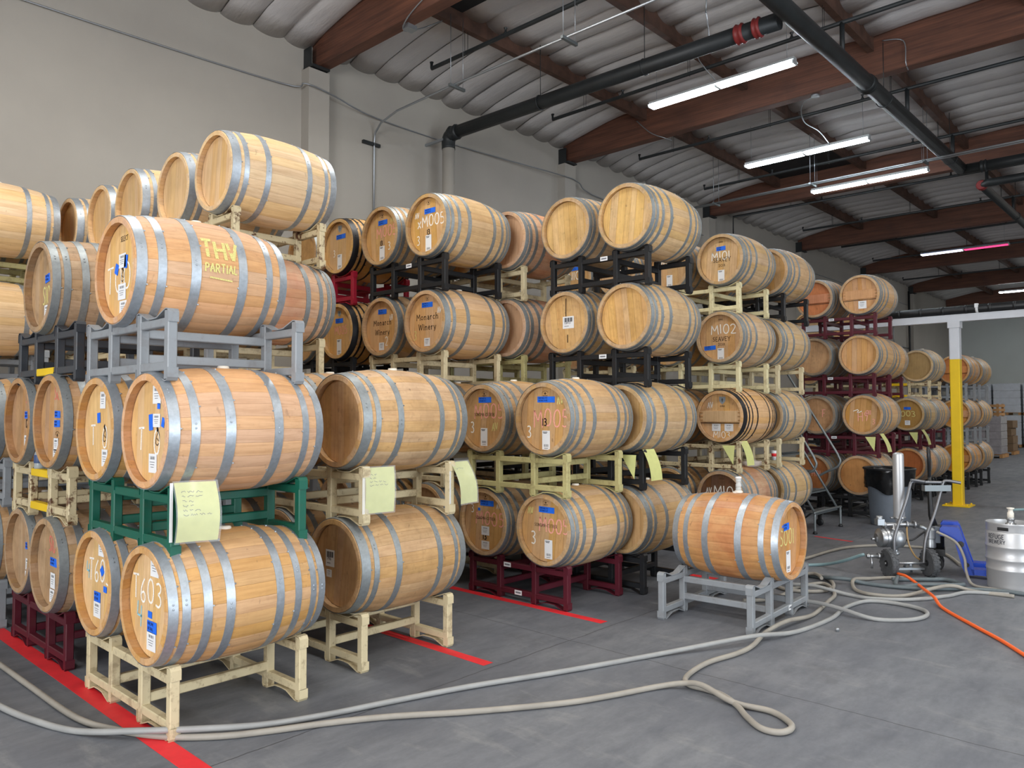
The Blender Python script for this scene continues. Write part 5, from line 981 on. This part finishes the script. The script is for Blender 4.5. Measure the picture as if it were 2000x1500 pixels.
t = pipe('sprinkler_riser', 'white painted sprinkler riser against the wall', [(8.86, 9.66, 0), (8.86, 9.66, 6.2)], .11, M_WALL); m = MB(); m.tube(catmull([(8.86, 9.66, 6.15), (8.86, 9.66, 6.3), (8.86, 9.6, 6.38), (8.86, 9.45, 6.4)], 4), .118, 14); part('elbow', m, M_PIPE, t); m = MB(); m.box((8.75, 9.9, 6.3), (.04, .46, .04)); part('wall_bracket', m, M_ZINC, t)
t = pipe('sprinkler_main', 'thick black sprinkler main running along the hall', [(3.0, 3.7, 6.42), (8.97, 3.7, 6.42), (17.05, 3.68, 6.42)], .112); t['hx'], t['hy'] = 0, 1
clamp(t, (11.65, 3.7, 6.42), (1, 0, 0), .112, M_PIPE, .08); hanger(t, (12.4, 3.7, 6.42), .112); hanger(t, (16.2, 3.68, 6.42), .112)
t = pipe('sprinkler_main', 'black cross main under the third beam', [(17.05, 3.75, 6.4), (17.05, 2.8, 6.4), (17.1, -6, 6.4)], .1); t['hx'], t['hy'] = 1, 0
clamp(t, (17.05, 3.3, 6.4), (0, 1, 0), .1, M_PIPE, .06); hanger(t, (17.08, 1.2, 6.4), .1)
t = pipe('sprinkler_main', 'black main with red elbow going on beyond the third beam', [(18.46, 1.5, 6.42), (18.46, 3.5, 6.42), (18.46, 3.62, 6.4), (24, 3.6, 6.4), (36, 3.5, 6.4)], .085); t['hx'], t['hy'] = 0, 1
clamp(t, (18.5, 3.62, 6.4), (1, 0, 0), .085, M_REDC, .07); hanger(t, (22, 3.6, 6.4), .085)
bl = [(7.78, 8.87, -3, 'first'), (10.66, 8.83, -3, 'second'), (13.6, 8.9, -3, 'third'), (16.5, 8.98, -3, 'fourth'), (19.4, 9.7, -3, 'fifth'), (22.3, 8.95, -3, 'sixth'), (25.4, 8.95, -3, 'seventh'), (28.5, 8.97, -1, 'eighth'), (33.5, 9.4, 2, 'ninth')]
for k, (x, y0, y1, nm) in enumerate(bl):
    t = pipe('sprinkler_line', f'thin black sprinkler branch line, {nm} one counted from the camera', [(x, y0, 7.06), (x, y0, 6.96), (x, y1, 6.96)] if k != 4 else [(x, 9.7, 5.6), (x, 9.7, 6.95), (x, y1, 6.96)], .031, M_PIPE, 'pipe', 0, 'sprinkler branch lines'); t['hx'], t['hy'] = 1, 0
    for q in range(3): 
        yy = 7.3 - 2.9 * q; m = MB(); m.lathe([(.026, .0), (.03, .02), (.016, .04), (.016, .07), (.03, .085), (.03, .09)], 8, TR(x, yy, 6.97)); part('sprinkler_head', m, M_PIPE, t)
    for yy in (8.1, 6.05, 3.95):
        m = MB(); m.tube([(x - .03, yy, 7.3), (x - .03, yy, 6.93), (x + .03, yy, 6.93), (x + .03, yy, 7.3)], .004, 5); part('pipe_hanger', m, M_PIPE, t)
    if 8 < x < 17 or x > 18.5: m = MB(); m.tube([(x, 3.7, 6.5), (x, 3.7, 6.96)], .034, 8); part('drop_pipe', m, M_PIPE, t)
t = pipe('electrical_conduit', 'thin conduit on trapeze hangers bending down the wall', [(7.61, 10.09, 4.0), (7.61, 10.09, 6.05), (7.6, 10.05, 6.2), (7.56, 9.85, 6.3), (7.45, 9.3, 6.32), (7.4, 8.0, 6.32), (7.4, 2.5, 6.32)], .016, M_ZINC, 'conduit')
for yy in (7.95, 5.9, 3.9):
    m = MB(); m.box((7.45, yy, 6.29), (.30, .04, .04)); part('strut', m, M_STRUT, t)
    for q in (-.12, .12): m = MB(); m.tube([(7.45 + q, yy, 6.3), (7.45 + q, yy, 7.32)], .005, 5); part('threaded_rod', m, M_ZINC, t)
m = MB(); m.box((7.56, 10.1, 6.02), (.34, .05, .05)); part('wall_strut', m, M_PIPE, t)
t = pipe('electrical_conduit', 'pair of conduits hung below the third beam', [(15.6, 8.9, 6.3), (15.55, 2, 6.3), (15.6, -4, 6.3)], .018, M_ZINC, 'conduit')
m = MB(); m.tube([(15.68, 8.9, 6.3), (15.63, -4, 6.3)], .018, 8); part('pipe_run', m, M_ZINC, t)
for yy in (8.2, 6.05, 3.95, 1.85):
    m = MB(); m.box((15.6, yy, 6.27), (.30, .04, .04)); part('strut', m, M_STRUT, t)
    for q in (-.12, .12): m = MB(); m.tube([(15.6 + q, yy, 6.28), (15.6 + q, yy, 7.32)], .005, 5); part('threaded_rod', m, M_ZINC, t)
m = MB(); m.tube(catmull([(-2, 10.1, 6.45), (2.57, 10.1, 6.43), (5.86, 10.1, 6.5), (6.2, 9.9, 6.53), (6.7, 9.91, 6.5), (7.63, 10.08, 6.46), (9.5, 10.1, 6.48), (12.2, 9.91, 6.52), (12.8, 9.91, 6.5), (14, 10.1, 6.4), (20, 10.1, 6.35), (43, 10.1, 6.3)], 5), .012, 6); tag(put('wall_cable', m.mesh('wall_cable', M_ZINC)), 'thin cable sagging along the side wall below the ceiling', 'cable')
def cable(label, pts, r=.009): m = MB(); m.tube(catmull(pts, 6), r, 6); tag(put('lamp_cable', m.mesh('lamp_cable', M_ZINC)), label, 'cable', 'cables under the ceiling')
cable('grey cable stapled over the first beam with a box', [(6.45, 6.4, 7.5), (6.45, 7.2, 7.15), (6.44, 7.8, 6.9), (6.6, 8.1, 6.86), (6.9, 8.1, 7.0), (7.3, 8.1, 7.26)])
m = MB(); m.box((6.62, 8.0, 6.87), (.16, .12, .06)); tag(put('junction_box', m.mesh('junction_box', M_ZINC)), 'grey junction box under the first beam', 'junction box')
cable('cable drooping from the nearest strip lamp to the main', [(10.82, 5.64, 6.74), (10.4, 5.75, 7.05), (9.9, 5.3, 6.95), (9.3, 5.0, 7.0), (9.0, 4.85, 6.9), (8.98, 4.8, 7.3)])
cable('cable hanging down the face of the second beam', [(12.52, 8.25, 7.3), (12.53, 7.95, 7.0), (12.6, 7.7, 6.86), (12.8, 7.65, 6.85)])
cable('tangled cable from beam box to the second strip lamp', [(12.66, 4.84, 6.88), (12.75, 5.1, 6.82), (13.2, 5.25, 6.7), (14.0, 5.3, 6.76), (14.83, 5.4, 6.74)])
cable('cable running down the second beam beside the main', [(12.54, 3.75, 7.4), (12.54, 3.45, 7.3), (12.54, 3.42, 6.95), (12.66, 3.42, 6.88)])
m = MB(); m.lathe([(.07, 0), (.07, .03), (.04, .05)], 14, TR(12.66, 4.84, 6.86)); tag(put('cable_box', m.mesh('cable_box', M_ZINC)), 'round cable box under the second beam', 'junction box')
cable('dark cable along the wall above the far stacks', [(34.5, 10.08, 5.2), (34.6, 10.08, 4.5), (36, 10.08, 4.42), (38, 10.08, 4.4)], .02)
t = pipe('wall_pipe', 'thin dark pipe going down the far corner wall', [(36.5, 10.02, 6.9), (36.5, 10.02, 2.4)], .045, M_PIPE, 'pipe')
t = thing('loose_bung', 'tiny silver bung lying alone on the open floor', 'bung', (5.953, 2.176, 0))
m = MB(); m.lathe([(0, 0), (.014, 0), (.017, .02), (.015, .026), (0, .027)], 14); part('bung_body', m, M_ZINC, t)
